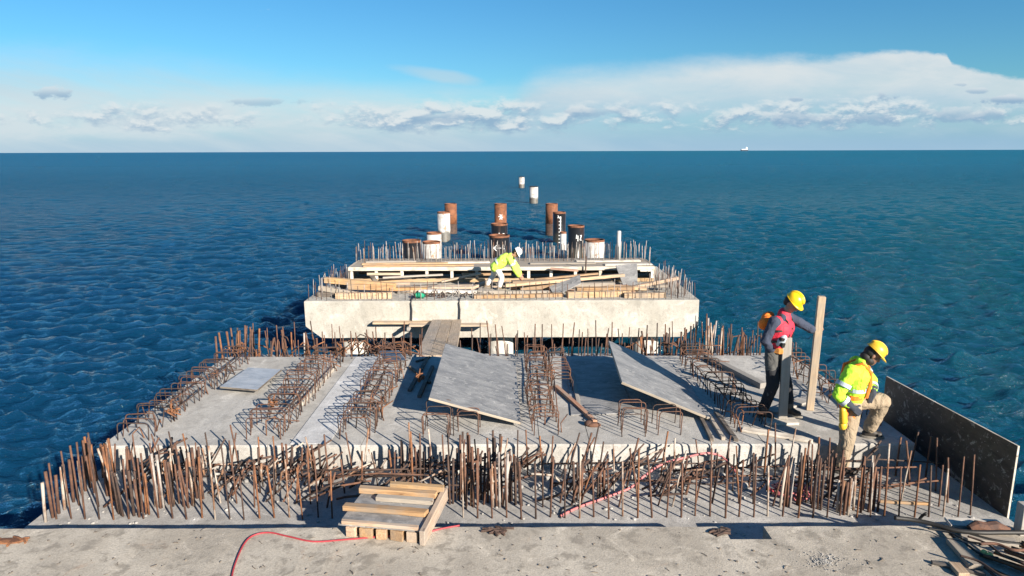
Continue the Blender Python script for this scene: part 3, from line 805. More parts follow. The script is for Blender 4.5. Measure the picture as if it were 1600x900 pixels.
# loose boards on the formwork deck
rsd = random.Random(8)
fplanks = [
 ((568, 413), (740, 416), 20.75, 'pine', 'pale plank lying on the left half of the far formwork deck'),
 ((566, 409), (700, 412), 21.1, 'pine2', 'long yellowish plank on the far formwork deck before the left black pile'),
 ((572, 406), (650, 408), 21.45, 'oldwood', 'dull plank at the back left of the far formwork deck'),
 ((690, 409), (765, 409), 21.3, 'whitewood', 'whitish plank on the far formwork deck left of the bending worker'),
 ((828, 411), (930, 410), 21.1, 'oldwood', 'worn plank on the far formwork deck right of the bending worker'),
 ((900, 407), (1000, 408), 21.5, 'whitewood', 'pale plank at the back right of the far formwork deck'),
 ((945, 413), (1018, 414), 20.8, 'whitewood', 'white washed plank near the right end of the far formwork deck')]
for (a, b, y, m, lab) in fplanks:
    pa = PY(a[0], a[1], y); pb = PY(b[0], b[1], y + .08)
    pa.z = TOP + .001; pb.z = TOP + .001
    board('plank', pa, pb, .22, .04, M[m], lab, 'plank', 'planks on the far formwork deck')

# timber heaped on the far cap (image end points, distance, lift above the ledge)
L_ = lambda px, py, y, up: (lambda p: Vector((p.x, y, FT + up)))(PY(px, py, y))
lumber = [
 # ax, ay, bx, by, ya, yb, upa, upb, w, t, mat, label
 (525, 462, 612, 463, 18.15, 18.2, .0, .0, .16, .16, 'pine2', 'square yellow timber lying along the left front edge of the far cap'),
 (508, 440, 618, 458, 18.75, 18.5, .33, .20, .17, .15, 'pine2', 'thick yellow timber on top of the heap at the left end of the far cap'),
 (545, 445, 616, 455, 18.55, 18.45, .18, .16, .16, .15, 'pine', 'orange brown timber in the middle of the left heap on the far cap'),
 (498, 447, 560, 460, 18.5, 18.3, .17, .02, .12, .12, 'oldwood', 'dull timber sticking out left beneath the heap on the far cap'),
 (495, 455, 525, 458, 18.45, 18.4, .0, .0, .14, .12, 'darkwood', 'dark stub of timber at the far left corner of the far cap'),
 (505, 433, 540, 447, 19.1, 19.0, .32, .10, .16, .10, 'darkwood', 'dark board standing out at the top left of the left heap'),
 (535, 432, 560, 446, 19.4, 19.2, .30, .06, .10, .05, 'greywood', 'grey pointed board tilted up behind the left timber heap'),
 (592, 443, 738, 443, 19.5, 19.6, .0, .0, .20, .09, 'pine2', 'long pale timber left of the bending worker in front of the formwork'),
 (560, 436, 640, 437, 19.9, 19.9, .04, .04, .16, .07, 'pine', 'brown plank lying high against the left bays of the formwork'),
 (585, 451, 668, 450, 18.9, 19.0, .06, .06, .20, .08, 'pine', 'brown timber between the left heap and the green bag'),
 (655, 452, 745, 453, 18.85, 18.7, .02, .02, .18, .08, 'whitewood', 'white washed board behind the green bag'),
 (668, 446, 738, 447, 19.2, 19.2, .06, .06, .16, .06, 'pine2', 'yellow plank at the feet of the bending worker on his left'),
 (580, 431, 596, 451, 19.5, 18.9, .36, .05, .14, .05, 'darkwood', 'dark short board leaning upright near the left timber heap'),
 (742, 434, 800, 433, 19.8, 19.8, .05, .05, .25, .06, 'darkwood', 'dark plank right behind the legs of the bending worker'),
 (735, 445, 765, 436, 19.3, 19.5, .0, .18, .16, .08, 'pine', 'short brown offcut propped up left of the bending worker'),
 (740, 462, 880, 459, 18.15, 18.35, .0, .0, .20, .09, 'pine', 'brown timber lying along the front edge below the bending worker'),
 (790, 463, 858, 462, 18.3, 18.5, .10, .06, .16, .07, 'oldwood', 'worn board on top of the front edge timber below the worker'),
 (790, 452, 975, 433, 18.7, 19.6, .20, .32, .12, .08, 'pine2', 'long bright board slanting up to the right in front of the bending worker'),
 (800, 438, 955, 434, 19.9, 20.1, .05, .06, .30, .10, 'pine', 'broad orange timber lying behind the slanting board on the far cap'),
 (812, 447, 870, 445, 19.2, 19.3, .03, .05, .30, .14, 'pine', 'stubby orange timber under the long slanting board'),
 (862, 444, 960, 440, 19.4, 19.5, .05, .05, .24, .12, 'oldwood', 'weathered timber beneath the upper right end of the slanting board'),
 (885, 462, 985, 460, 18.2, 18.35, .0, .0, .18, .16, 'pine2', 'thick yellow timber along the right front edge of the far cap'),
 (900, 455, 990, 452, 18.6, 18.7, .10, .10, .22, .10, 'pine', 'orange board on top of the right front timbers'),
 (975, 463, 1040, 463, 18.15, 18.2, .0, .0, .16, .13, 'pine2', 'short pale timber at the right end of the front edge'),
 (950, 452, 1010, 456, 18.9, 18.7, .12, .10, .2, .08, 'pine2', 'yellow board lying askew among the right front timbers'),
 (992, 444, 1060, 432, 19.1, 19.2, .06, .30, .14, .09, 'pine', 'brown timber whose end pokes out over the right side of the far cap'),
 (985, 447, 1045, 444, 19.3, 19.0, .03, .12, .16, .07, 'oldwood', 'dull plank below the timber poking out on the right'),
 (860, 420, 903, 425, 20.3, 20.25, .42, .36, .12, .05, 'rustywood', 'reddish board lying against the top of the formwork'),
 (598, 433, 692, 430, 20.25, 20.3, .16, .24, .10, .05, 'oldwood', 'dull plank propped across the left bays of the far formwork'),
 (690, 437, 752, 430, 20.2, 20.3, .05, .28, .14, .05, 'scaffold', 'brown plank slanting up across the bays left of the bending worker'),
 (835, 436, 935, 428, 20.2, 20.3, .10, .26, .12, .05, 'pine', 'brown plank slanting across the bays right of the bending worker'),
 (930, 436, 985, 431, 20.25, 20.3, .08, .12, .16, .06, 'darkwood', 'dark plank before the right bays of the far formwork'),
 (1000, 420, 1018, 421, 20.35, 20.35, .34, .34, .10, .05, 'whitewood', 'small white board fixed in the right end bay of the formwork')]
rsx = random.Random(91)
wds = ['brown', 'dull', 'pale', 'dark']
for k in range(16):
    pxx = rsx.uniform(585, 1000); dy = rsx.uniform(-3, 3); ln = rsx.uniform(25, 70); yy = rsx.uniform(18.6, 20.1); py_ = 463 - (yy - 18.0) * 8.5
    lumber.append((pxx, py_, pxx + ln, py_ + dy, yy, yy + rsx.uniform(-.3, .3), 0.0, rsx.choice((0.0, .02, .08)), rsx.uniform(.1, .22), rsx.uniform(.03, .08), rsx.choice(['pine', 'oldwood', 'darkwood', 'scaffold', 'rustywood']), None))
M['rustywood'] = wood('reddish wood', (.45, .22, .11), (.28, .12, .06))
for (ax, ay, bx, by, ya, yb, ua, ub, w_, t_, m, lab) in lumber:
    board('timber' if lab else 'offcut', L_(ax, ay, ya, ua), L_(bx, by, yb, ub), w_, t_, M[m], lab or 'small board lost among the larger timbers of the heap on the far cap', 'timber' if lab else 'offcut', 'timber heaped on the far pier cap' if lab else 'small boards among the heaped timber', bevel=.006)

def sheet(name, corners, thk, m, label, cat='panel', group=None, edge=None, up=True):
    """A flat panel through four world corners (in order), local X along its first edge."""
    c = [Vector(p) for p in corners]; x = (c[1] - c[0]).normalized(); nrm = (c[1] - c[0]).cross(c[3] - c[0]).normalized()
    if nrm.z < 0: nrm = -nrm
    yv = nrm.cross(x); q = Matrix((x, yv, nrm)).transposed(); ctr = sum(c, Vector()) / 4; qi = q.inverted()
    mb = MB(); lo = [qi @ (p - ctr) for p in c]
    for z in (-thk, 0):
        for p in lo: mb.v.append(Vector((p.x, p.y, z)))
    mb.face((4, 5, 6, 7)); mb.face((3, 2, 1, 0)); mb.cur = 1
    for i in range(4):
        j = (i + 1) % 4; mb.face((i, j, 4 + j, 4 + i))
    me = mb.mesh(name, [m, edge or m]); bm = bmesh.new(); bm.from_mesh(me); bmesh.ops.recalc_face_normals(bm, faces=bm.faces); bm.to_mesh(me); bm.free()
    o = link(name, me); o.matrix_world = Matrix.Translation(ctr) @ q.to_4x4()
    bv = o.modifiers.new('bevel', 'BEVEL'); bv.width = .003; bv.segments = 1; bv.limit_method = 'ANGLE'
    return tag(o, label, cat, group)
# two grey panels among the heap
sheet('plywood_sheet', [PY(962, 414, 20.1), PY(996, 411, 20.2), PY(996, 448, 19.5), PY(975, 449, 19.4)], .03, M['ply'], 'mottled grey panel leaning upright against the right end of the far formwork')
sheet('plywood_sheet', [PY(858, 448, 18.9), PY(906, 429, 19.3), PY(908, 441, 18.85), PY(866, 463, 18.4)], .03, M['plymid'], 'small grey panel leaning on the slanting board on the far cap')

# green bag, dark offcuts
b0 = L_(653, 466, 18.1, 0); mb = MB(); rsd = random.Random(2)
for k in range(9): mb.ellipsoid(b0 + Vector((rsd.uniform(-.13, .13), rsd.uniform(-.06, .06), .06 + rsd.uniform(0, .06))), (rsd.uniform(.06, .11), .07, rsd.uniform(.04, .08)), Euler((rsd.random(), rsd.random(), rsd.random())).to_matrix(), 10, 7)
tag(build(mb, 'bag', M['green_bag'], None, True), 'crumpled green bag on the front edge of the far pier cap', 'bag')
mb = MB()
for k in range(40):
    p = L_(rsd.uniform(640, 760), 466, rsd.uniform(18.15, 18.6), .015); a = rsd.uniform(0, 6.3); l = rsd.uniform(.1, .4)
    mb.tube([p, p + Vector((math.cos(a) * l / 2, math.sin(a) * l / 2, rsd.uniform(0, .14))), p + Vector((math.cos(a) * l, math.sin(a) * l * .6, .01))], .012, 5)
tag(build(mb, 'scrap_wire', M['rust_dark']), 'dark tangle of scrap wire and offcuts beside the green bag', 'scrap', kind='stuff')

# hanging platform on the beam face and the gangway to it
plat = empty('hanging_platform', PY(675, 503, FY - .2), 'short weathered plank platform hung on dark straps from the far cap beam', 'platform')
zpl = PY(675, 506, FY - .2).z
for (a, b, yo, w_) in ((583, 700, .14, .22), (640, 763, .40, .22)):
    pa, pb = PY(a, 505, FY - yo), PY(b, 503, FY - yo); pa.z = pb.z = zpl
    board('plank', pa, pb, w_, .05, M['scaffold'], parent=plat)
board('bearer', (PY(643, 505, FY).x, FY - .62, zpl - .08), (PY(643, 505, FY).x, FY - .004, zpl - .08), .08, .08, M['greywood'], parent=plat)
board('bearer', (PY(718, 505, FY).x, FY - .62, zpl - .08), (PY(718, 505, FY).x, FY - .004, zpl - .08), .08, .08, M['greywood'], parent=plat)
for px in (643, 718):
    x = PY(px, 480, FY).x
    mb = MB(); mb.tube([(x, FY + .35, FT + .02), (x, FY + .02, FT + .022), (x - .01, FY - .03, FT - .05), (x + .015, FY - .05, FT - .22), (x, FY - .06, zpl + .02), (x, FY - .06, zpl - .1)], .018, 6)
    build(mb, 'strap', M['strap'], plat)
gx0, gx1 = PZ(660, 545, LEDGE).x, PZ(706, 545, LEDGE).x
gang = empty('gangway', (0, 14, LEDGE), 'gangway of three worn planks bridging the gap between the two pier caps', 'gangway')
for k in range(3):
    a = Vector((PZ(666 + 20 * k, 548, LEDGE).x, 13.05, LEDGE + .003)); b = Vector((PY(682 + 15.5 * k, 497, FY - .3).x, FY - .15, zpl + .055))
    board('plank', a, b, .265 - .02 * (k == 2), .05, M['scaffold'], parent=gang, warp=.012)


# ------------------------------------------------------------------ piles standing in the water
def pile(px, py, t, wpx, m, label, marks=None, rim='pile_rust', lower=None, topshape=None):
    d = ray(px, py); p = Vector((d.x * t, d.y * t, CZ + d.z * t)); r = wpx / 2 / F_PX * t
    e = empty('steel_pile', (p.x, p.y, 0), label, 'pile', 'piles standing in the sea'); H = p.z
    prof = [(r, -2.5), (r, H - .09)]
    if lower: 
        prof = [(r, .75), (r, H - .09)]
        build(MB().lathe((p.x, p.y, 0), [(r * .995, -2.5), (r * .995, .748)], 32), 'lower_shell', M[lower], e, smooth=True)
    o = build(MB().lathe((p.x, p.y, 0), prof, 32), 'shell', M[m], e, smooth=True)
    mb = MB(); ri = r * .93
    mb.lathe((p.x, p.y, 0), [(r * 1.012, H - .09), (r * 1.012, H), (ri, H), (ri, H - .5), (.02, H - .5)], 32)
    build(mb, 'rim', M['rim' if rim == 'pile_rust' else rim], e)
    for s in o.data.polygons: pass
    if marks:
        mb = MB()
        for stroke in marks:
            pts = []
            for (u, z) in stroke:
                a = u * 1.2; pts.append((p.x + math.sin(a) * (r + .012), p.y - math.cos(a) * (r + .012), H - z))
            mb.tube(pts, .024 * t / 36, 5)
        build(mb, 'painted_mark', M['mark'], e)
    return e
arrow = [[(-.45, .55), (.15, .55)], [(-.45, .55), (-.2, .42)], [(-.45, .55), (-.2, .68)], [(.35, .4), (.3, .6), (.5, .58)], [(.48, .45), (.48, .72)]]
ladder = [[(.1, .25 + .0), (.1, 2.2)]] + [[(-.12, .35 + .22 * k), (.18, .35 + .22 * k)] for k in range(9)] + [[(-.25, .2), (-.1, .3), (-.28, .34)], [(-.3, 2.1), (-.1, 2.2), (-.3, 2.3)]]
num = [[(.0, .45), (-.05, .65), (.18, .63)], [(.12, .5), (.12, .8)], [(.35, .5), (.5, .48), (.34, .75), (.52, .75)]]
cross = [[(-.3, .85), (.35, .9)], [(-.1, .7), (.2, 1.05)], [(.2, .72), (-.12, 1.05)]]
pile(643, 375, 31, 29, 'pile_black', 'wide black steel pile nearest on the left, just behind the far cap')
pile(674, 377, 32.5, 28, 'pile_white', 'short white pile with rusty top touching the nearest left black pile', rim='pile_rust')
pile(678, 363, 36.5, 23, 'pile_white', 'white pile with rusty rim in the middle of the left row')
pile(693, 331, 44, 20, 'pile_white', 'tall slender white pile in the left row')
pile(704, 318, 47.5, 19, 'pile_rust', 'rusty brown pile at the far end of the left row', lower='rust_dark')
pile(780, 367, 31.5, 32, 'pile_black', 'nearest black pile of the middle row, behind the bending worker', arrow)
pile(780, 349, 36, 26, 'pile_black', 'middle black pile with white paint mark in the middle row', num)
pile(782, 318, 46.5, 19, 'pile_rust', 'rusty brown pile with a white cross mark at the end of the middle row', cross)
pile(929, 374, 31.5, 31, 'pile_white', 'wide short white pile with rusty rim nearest on the right')
pile(900, 352, 36.5, 26, 'pile_black', 'black pile marked with white 4 and arrow in the right row', num)
pile(874, 331, 43, 20, 'pile_black', 'black pile with a white gauge painted down its side', ladder)
pile(862, 318, 47.5, 19, 'pile_rust', 'rusty brown pile at the far end of the right row', lower='rust_dark')
pile(880, 362, 33.5, 10, 'pile_grey', 'thin grey pipe pile in front of the black gauge pile')
pile(834, 291, 76, 13.5, 'pile_white', 'white pile standing alone in the open sea, the nearer of two', [[(.3, .6), (.45, .8)]], rim='pile_black')
pile(815, 276, 108, 9, 'pile_white', 'smallest white pile standing farthest out in the open sea', rim='pile_black')
# small fixtures on the two lone piles
for (px, py, t) in ((834, 291, 76), (815, 276, 108)):
    pass
d = PY(966, 404, 21.9); mb = MB().lathe((d.x, 21.9, CZ - 3.5), [(.07, 0), (.07, .95), (.05, .98)], 16)
tag(build(mb, 'pipe_post', M['pile_grey'], None, True), 'slim grey pipe post standing among the rods on the far formwork', 'post')
d = PY(914, 420, 20.4); mb = MB().tube([(d.x, 20.36, FT), (d.x + .03, 20.36, TOP + .35)], .022, 6)
tag(build(mb, 'pipe_post', M['rust_dark'], None, True), 'thin dark rod standing upright in front of the formwork right of centre', 'post')

# ship on the horizon
sx = PY(1163, 236, 9000); S = 9000 / F_PX
ship = empty('cargo_ship', (sx.x, 9000, 0), 'tiny cargo ship on the horizon at the right', 'ship')
mb = MB(); o = 0
for (x0, x1, w_, z) in ((-5.4, 5.0, 1.2, -2 / S), (-6, 5.6, 1.6, 2.0)):
    for (x, y) in ((x0, 0), (x0 + .8, -w_), (x1, -w_), (x1, w_), (x0 + .8, w_)): mb.v.append(Vector((sx.x + x * S, 9000 + y * S, z * S if z > 0 else -1)))
mb.face((4, 3, 2, 1, 0)); mb.face((5, 6, 7, 8, 9))
for i in range(5): j = (i + 1) % 5; mb.face((i, j, 5 + j, 5 + i))
M['hull'] = paint('ship hull', (.05, .07, .10), .6); M['shipwhite'] = paint('ship white', (.8, .8, .8), .5)
build(mb, 'hull', M['hull'], ship)
mb = MB().box((sx.x + 3.2 * S, 9000, 3.4 * S), (2.6 * S, 2 * S, 2.8 * S)).box((sx.x + 2.9 * S, 9000, 5.3 * S), (1.4 * S, 1.4 * S, 1.0 * S)); build(mb, 'bridge_house', M['shipwhite'], ship)
mb = MB().box((sx.x - 1.6 * S, 9000, 2.4 * S), (6.0 * S, 2 * S, .8 * S)); build(mb, 'cargo', M['shipwhite'], ship)


# ------------------------------------------------------------------ panels and boards on the near deck
def D3(px, py, z): return PZ(px, py, z)
sheet('plywood_sheet', [(-1.13, 8.80, CZ - 3.27), (.12, 8.72, CZ - 3.60), (.06, 11.30, CZ - 3.60), (-1.15, 11.40, CZ - 3.25)], .035, M['ply'], 'large tilted grey plywood panel at the middle of the deck', 'panel', edge=M['oldwood'])
sheet('plywood_sheet', [(1.55, 9.20, CZ - 3.20), (2.78, 8.96, CZ - 3.66), (2.86, 11.15, CZ - 3.66), (1.67, 11.42, CZ - 3.22)], .035, M['ply'], 'large tilted grey plywood panel left of the standing workers, half in shadow', 'panel', edge=M['oldwood'])
sheet('plywood_sheet', [D3(892, 648, DECK + .02), D3(992, 645, DECK + .02), D3(958, 560, DECK + .02), D3(884, 560, DECK + .02)], .016, M['plymid'], 'flat grey panel lying on the deck in the shade of the right tilted panel', 'panel')
sheet('plywood_sheet', [D3(343, 604, DECK + .10), D3(402, 609, DECK + .10), D3(440, 577, DECK + .12), D3(388, 574, DECK + .12)], .03, M['plyblue'], 'pale panel lying almost flat near the left edge of the deck', 'panel', edge=M['darkwood'])
sheet('plywood_sheet', [D3(590, 548, DECK + .02), D3(622, 547, DECK + .22), D3(634, 562, DECK + .20), D3(606, 566, DECK + .02)], .02, M['plyblue'], 'small bluish board leaning at the back of the deck behind the stirrups', 'panel')
def deckboard(a, b, w_, t_, m, lab, za=DECK + .002, zb=DECK + .002, name='timber', cat='timber'):
    return board(name, D3(a[0], a[1], za), D3(b[0], b[1], zb), w_, t_, M[m], lab, cat)
deckboard((470, 634), (523, 575), .07, .05, 'oldwood', 'narrow brown board lying on the deck right of the second stirrup row')
deckboard((1104, 561), (1192, 607), .12, .09, 'greywood', 'grey timber on the deck left of the standing worker with two posts')
deckboard((868, 606), (930, 662), .07, .05, 'rustywood', 'rust brown bar lying on the deck between the two tilted panels')
deckboard((893, 585), (905, 640), .06, .05, 'oldwood', 'thin worn board along the left side of the flat shaded panel')
deckboard((668, 560), (640, 612), .06, .04, 'darkwood', 'dark thin board leaning in the shade left of the middle panel')
deckboard((640, 575), (672, 600), .05, .04, 'darkwood', 'dark batten lying in the shade left of the middle panel')
deckboard((655, 622), (676, 575), .06, .05, 'darkwood', 'longer dark board lying beside the middle panel')
deckboard((650, 566), (672, 559), .04, .03, 'darkwood', 'short dark batten at the back of the shaded deck left of the middle panel')
deckboard((1108, 652), (1130, 688), .05, .04, 'oldwood', 'short dull batten in front of the right tilted panel corner')
deckboard((1095, 655), (1112, 690), .05, .04, 'darkwood', 'short dark batten in front of the right tilted panel corner')
deckboard((1118, 645), (1150, 690), .06, .04, 'darkwood', 'long dark batten between the right panel corner and the worker')
deckboard((1195, 660), (1245, 660), .20, .035, 'whitewood', 'white board under the feet of the standing worker')
deckboard((1160, 672), (1270, 690), .14, .03, 'whitewood', 'long whitish board in front of the standing worker at the deck edge')
deckboard((1205, 645), (1255, 628), .16, .03, 'greywood', 'grey board behind the feet of the standing worker')
# lump of rust at the end of the bar
mb = MB(); c = D3(928, 664, DECK + .02); mb.ellipsoid(c, (.10, .05, .04), None, 12, 7).ellipsoid(c + Vector((-.07, .03, .01)), (.06, .06, .045), None, 10, 6)
tag(build(mb, 'steel_offcut', M['rust'], None, True), 'flat rusty steel offcut at the end of the rust brown bar', 'scrap')

# edge panels on the right
ep = sheet('plywood_sheet', [(5.535, 6.96, CZ - 4.10), (5.535, 9.62, CZ - 4.10), (5.535, 9.62, CZ - 3.27), (5.535, 6.96, CZ - 3.17)], .024, M['plydark'], 'tall dark plywood panel standing on edge along the right side of the ledge', 'panel', edge=M['whitewood'])
sheet('plywood_sheet', [(5.535, 0.9, CZ - 3.9), (5.535, 4.35, CZ - 3.9), (5.535, 4.35, CZ - 2.80), (5.535, 0.9, CZ - 2.80)], .024, M['plydark'], 'dark plywood edge panel standing along the right side of the foreground slab', 'panel', edge=M['whitewood'])

# ------------------------------------------------------------------ wooden pallet-like crate on the slab edge
crate = empty('formwork_pallet', (-1.25, 6.3, DECK), 'yellow pine formwork pallet with slats lying on the edge of the foreground slab', 'pallet')
q0 = Matrix.Rotation(R(-9), 3, 'Z'); cc = Vector((-1.26, 6.08, 0))
def cp(x, y, z): v = q0 @ Vector((x, y, 0)); return Vector((cc.x + v.x, cc.y + v.y, DECK + z))
for k in range(5):
    x = -.32 + k * .155
    board('joist', cp(x, -.06, .002), cp(x, .70, .002), (.10, .13, .10, .13, .11)[k], .105, M['pine'], parent=crate, warp=.002)
mb = MB().box(cp(-.02, .34, .118), (.86, .76, .018), q0); build(mb, 'plywood_sheet', M['plymid'], crate)
board('slat', cp(-.42, -.03, .1285), cp(.36, -.03, .1285), .05, .035, M['pine'], parent=crate)
board('slat', cp(-.50, .23, .1285), cp(.37, .23, .1285), .08, .055, M['pine'], parent=crate)
board('slat', cp(-.24, .47, .1285), cp(.37, .47, .1285), .08, .045, M['oldwood'], parent=crate)
board('slat', cp(-.48, .60, .1285), cp(.37, .60, .1285), .08, .06, M['pine'], parent=crate)
board('slat', cp(-.18, .72, .1285), cp(.42, .72, .1285), .07, .07, M['pine2'], parent=crate)
board('stringer', cp(.415, -.10, .004), cp(.415, .78, .004), .055, .15, M['pine'], parent=crate)

# ------------------------------------------------------------------ hoses and cables
def hose(pts2, z, r, m, label, name='hose', cat='hose', sub=8, lifts=None):
    P3 = []
    for i, (px, py) in enumerate(pts2):
        zz = (z[i] if isinstance(z, (list, tuple)) else z) + r; P3.append(PZ(px, py, zz))
    out = []
    for i in range(len(P3) - 1):
        p0 = P3[max(i - 1, 0)]; p1 = P3[i]; p2 = P3[i + 1]; p3 = P3[min(i + 2, len(P3) - 1)]
        for k in range(sub):
            s = k / sub
            out.append(.5 * ((2 * p1) + (p2 - p0) * s + (2 * p0 - 5 * p1 + 4 * p2 - p3) * s * s + (3 * p1 - p0 - 3 * p2 + p3) * s ** 3))
    out.append(P3[-1])
    return tag(build(MB().tube(out, r, 8), name, M[m], None, True), label, cat)
hose([(360, 915), (366, 885), (380, 852), (395, 837), (420, 832), (450, 838), (490, 846), (540, 843), (600, 838), (650, 835), (690, 826), (718, 821)], DECK + .002, .0085, 'hose_red', 'thin red hose curling over the foreground slab and behind the yellow pallet')
hose([(876, 806), (905, 792), (950, 776), (985, 762), (1005, 745), (1035, 725), (1075, 714), (1105, 708), (1130, 715), (1150, 738)], [LEDGE, LEDGE, LEDGE + .01, LEDGE + .05, LEDGE + .12, LEDGE + .22, LEDGE + .25, LEDGE + .28, LEDGE + .22, LEDGE + .12], .014, 'hose_pink', 'faded pink hose woven through the front rebar rows')
hose([(876, 809), (877, 798), (885, 792), (910, 788), (935, 780), (942, 765), (940, 745)], [LEDGE, LEDGE, LEDGE, LEDGE, LEDGE + .02, LEDGE + .08, LEDGE + .16], .008, 'black', 'thin black cable at the left end of the pink hose', 'cable', 'cable')
pts = []; rsd = random.Random(6)
cc2 = PZ(1236, 775, LEDGE)
for k in range(80):
    a = k * .33; rr = .17 + .035 * math.sin(k * .9)
    pts.append(cc2 + Vector((math.cos(a) * rr * 1.15, math.sin(a) * rr * .9, .02 + .012 * (k % 7) + .06 * (k / 80))))
tag(build(MB().tube(pts, .0115, 6), 'hose_coil', M['hose_pink'], None, True), 'coil of pink hose lying on the ledge by the right rods', 'hose')
hose([(1205, 745), (1200, 760), (1212, 770)], [LEDGE + .3, LEDGE + .2, LEDGE + .1], .010, 'hose_red', 'short red hose end hanging by the pink coil')

# ------------------------------------------------------------------ heap at the lower right
rsd = random.Random(14)
cab = [(1398, 809), (1425, 812), (1455, 818), (1490, 828), (1530, 832), (1570, 832), (1620, 832)]
hose(cab, [DECK + .06, DECK + .05, DECK + .05, DECK + .05, DECK + .06, DECK + .05, DECK + .05], .022, 'black', 'thick black cable running over the right corner of the foreground slab', 'cable', 'cable')
hose([(1440, 815), (1480, 824), (1520, 836), (1560, 846), (1610, 852)], DECK + .01, .018, 'black', 'second black cable fanning out below the thick one', 'cable', 'cable')
hose([(1475, 822), (1500, 850), (1530, 878), (1560, 905), (1580, 925)], DECK + .02, .015, 'black', 'black cable running down to the rusty bars', 'cable', 'cable')
hose([(1436, 812), (1441, 806), (1447, 802)], [DECK + .05, DECK + .10, DECK + .16], .014, 'black', 'short frayed black stub sticking up from the thick cable', 'cable', 'cable')
a, b = PZ(1480, 818, DECK + .002), PZ(1565, 822, DECK + .002)
board('plank', a, b, .16, .03, M['whitewood'], 'pale plank beneath the thick black cable at the slab corner')
a, b = PZ(1500, 838, DECK + .002), PZ(1588, 850, DECK + .002)
board('plank', a, b, .14, .03, M['oldwood'], 'worn plank under the second black cable')
a, b = PZ(1488, 848, DECK + .004), PZ(1525, 890, DECK + .004)
board('plank', a, b, .13, .05, M['oldwood'], 'short weathered plank lying beside the cable above the rusty bars')
a, b = PZ(1506, 902, DECK + .004), PZ(1490, 884, DECK + .004)
board('offcut', a, b, .10, .04, M['pine2'], 'small pale pine offcut at the bottom right of the slab', 'offcut')
a, b = PZ(1455, 880, DECK + .004), PZ(1540, 900, DECK + .004)
board('batten', a, b, .04, .025, M['darkwood'], 'thin dark batten lying left of the rusty bars', 'batten')
# rotten log with rusty look
mb = MB(); p = PZ(1540, 826, DECK + .055)
mb.tube([p + Vector((-.16, 0, 0)), p + Vector((-.08, .01, .02)), p, p + Vector((.1, .01, .015)), p + Vector((.22, -.02, -.01))], [.035, .06, .065, .06, .03], 9)
tag(build(mb, 'driftwood', M['rust']), 'rough brown piece of driftwood at the foot of the dark edge panel', 'driftwood')
# yellow foam lumps
for (px, py, lab) in ((1537, 864, 'small yellow foam lump nearer the cable in the right heap'), (1546, 868, 'pointed yellow foam lump nearer the rusty bars in the right heap')):
    p = PZ(px, py, DECK + .03); mb = MB().ellipsoid(p, (.04, .03, .03), Euler((.3, .2, px)).to_matrix(), 8, 6)
    tag(build(mb, 'foam_lump', M['foam'], None, False), lab, 'foam')
# loose bars
proto = None
for k in range(16):
    a = PZ(1528 + k * 5.0 + rsd.uniform(-6, 6), 872 - k * 1.6 + rsd.uniform(-6, 6), DECK + .03); dirx = Vector((.70, -.72, 0)) if k % 4 else Vector((.5, -.85, 0))
    a.z = DECK + .012 + .02 * (k % 3)
    if proto is None:
        L = 1.0; mb = MB(); mb.tube([(0, 0, 0), (.5, .01, 0), (1.0, 0, 0)], .0125, 6); proto = mb.mesh('loose_rebar', [M['rust_or']], smooth=True)
    o = link('loose_rebar', proto); ang = math.atan2(dirx.y, dirx.x) + rsd.uniform(-.08, .08)
    o.location = a; o.rotation_euler = (0, 0, ang); o.scale.x = rsd.uniform(.9, 1.3)
    tag(o, 'loose rusty bar in the bundle at the bottom right corner of the slab', 'rebar', 'loose rusty bars at the right corner')
for k, (ax, ay, bx, by, rr_, mm, lab) in enumerate((
    (1480, 842, 1560, 872, .012, 'black', 'black cable crossing the short weathered plank in the right heap'),
    (1512, 838, 1600, 880, .010, 'rust_dark', 'dark bent rod lying across the right heap below the cables'),
    (1450, 826, 1545, 850, .009, 'black', 'thin black lead running beside the second black cable'),
    (1530, 850, 1610, 858, .014, 'rust', 'rusty rod lying flat above the bundle of loose bars'),
    (1500, 868, 1590, 905, .011, 'rust_dark', 'dark rod slanting down at the lower left of the loose bars'))):
    hose([(ax, ay), ((ax * 2 + bx) / 3, (ay * 2 + by) / 3 - 3), ((ax + 2 * bx) / 3, (ay + 2 * by) / 3 + 4), (bx, by)], DECK + .035 + .012 * k, rr_, mm, lab, 'cable' if mm == 'black' else 'rod', 'cable' if mm == 'black' else 'rod')
# wooden post at the right border
p = PZ(1600, 838, DECK); mb = MB().box((p.x + .01, p.y + .05, DECK + .16), (.10, .10, .32))
tag(build(mb, 'wooden_post', M['greywood_z'], None, False, .004), 'stub of a squared post at the right corner of the slab', 'post')
a, b = PZ(1375, 785, LEDGE + .01), PZ(1452, 789, LEDGE + .01)
board('batten', a, b, .035, .03, M['pine'], 'thin brown batten lying on the ledge before the right rods', 'batten')

# twigs, chips and pebbles strewn over the slab and ledge
mb = MB(); rsd = random.Random(33)
for k in range(170):
    px, py = rsd.uniform(-30, 1500), rsd.uniform(826, 915)
    p = PZ(px, py, DECK + .004)
    if p.y > SE - .03 or (NX0 - .05 < p.x < NX1 + .05 and p.y > NY - .1): continue
    if k % 2:
        a = rsd.uniform(0, 6.3); l = rsd.uniform(.006, .035); bnd = rsd.uniform(-.02, .02)
        mb.tube([p, p + Vector((math.cos(a) * l + bnd, math.sin(a) * l, .004)), p + Vector((math.cos(a) * 2 * l, math.sin(a) * 2 * l + bnd, 0))], rsd.uniform(.002, .0045), 4)
    else:
        s = rsd.uniform(.004, .012); mb.ellipsoid(p, (s * 1.4, s, s * .6), Euler((0, 0, k)).to_matrix(), 6, 4)
o = build(mb, 'debris', M['darkwood']); tag(o, 'twigs and chips strewn over the foreground slab', 'debris', kind='stuff')
mb = MB()
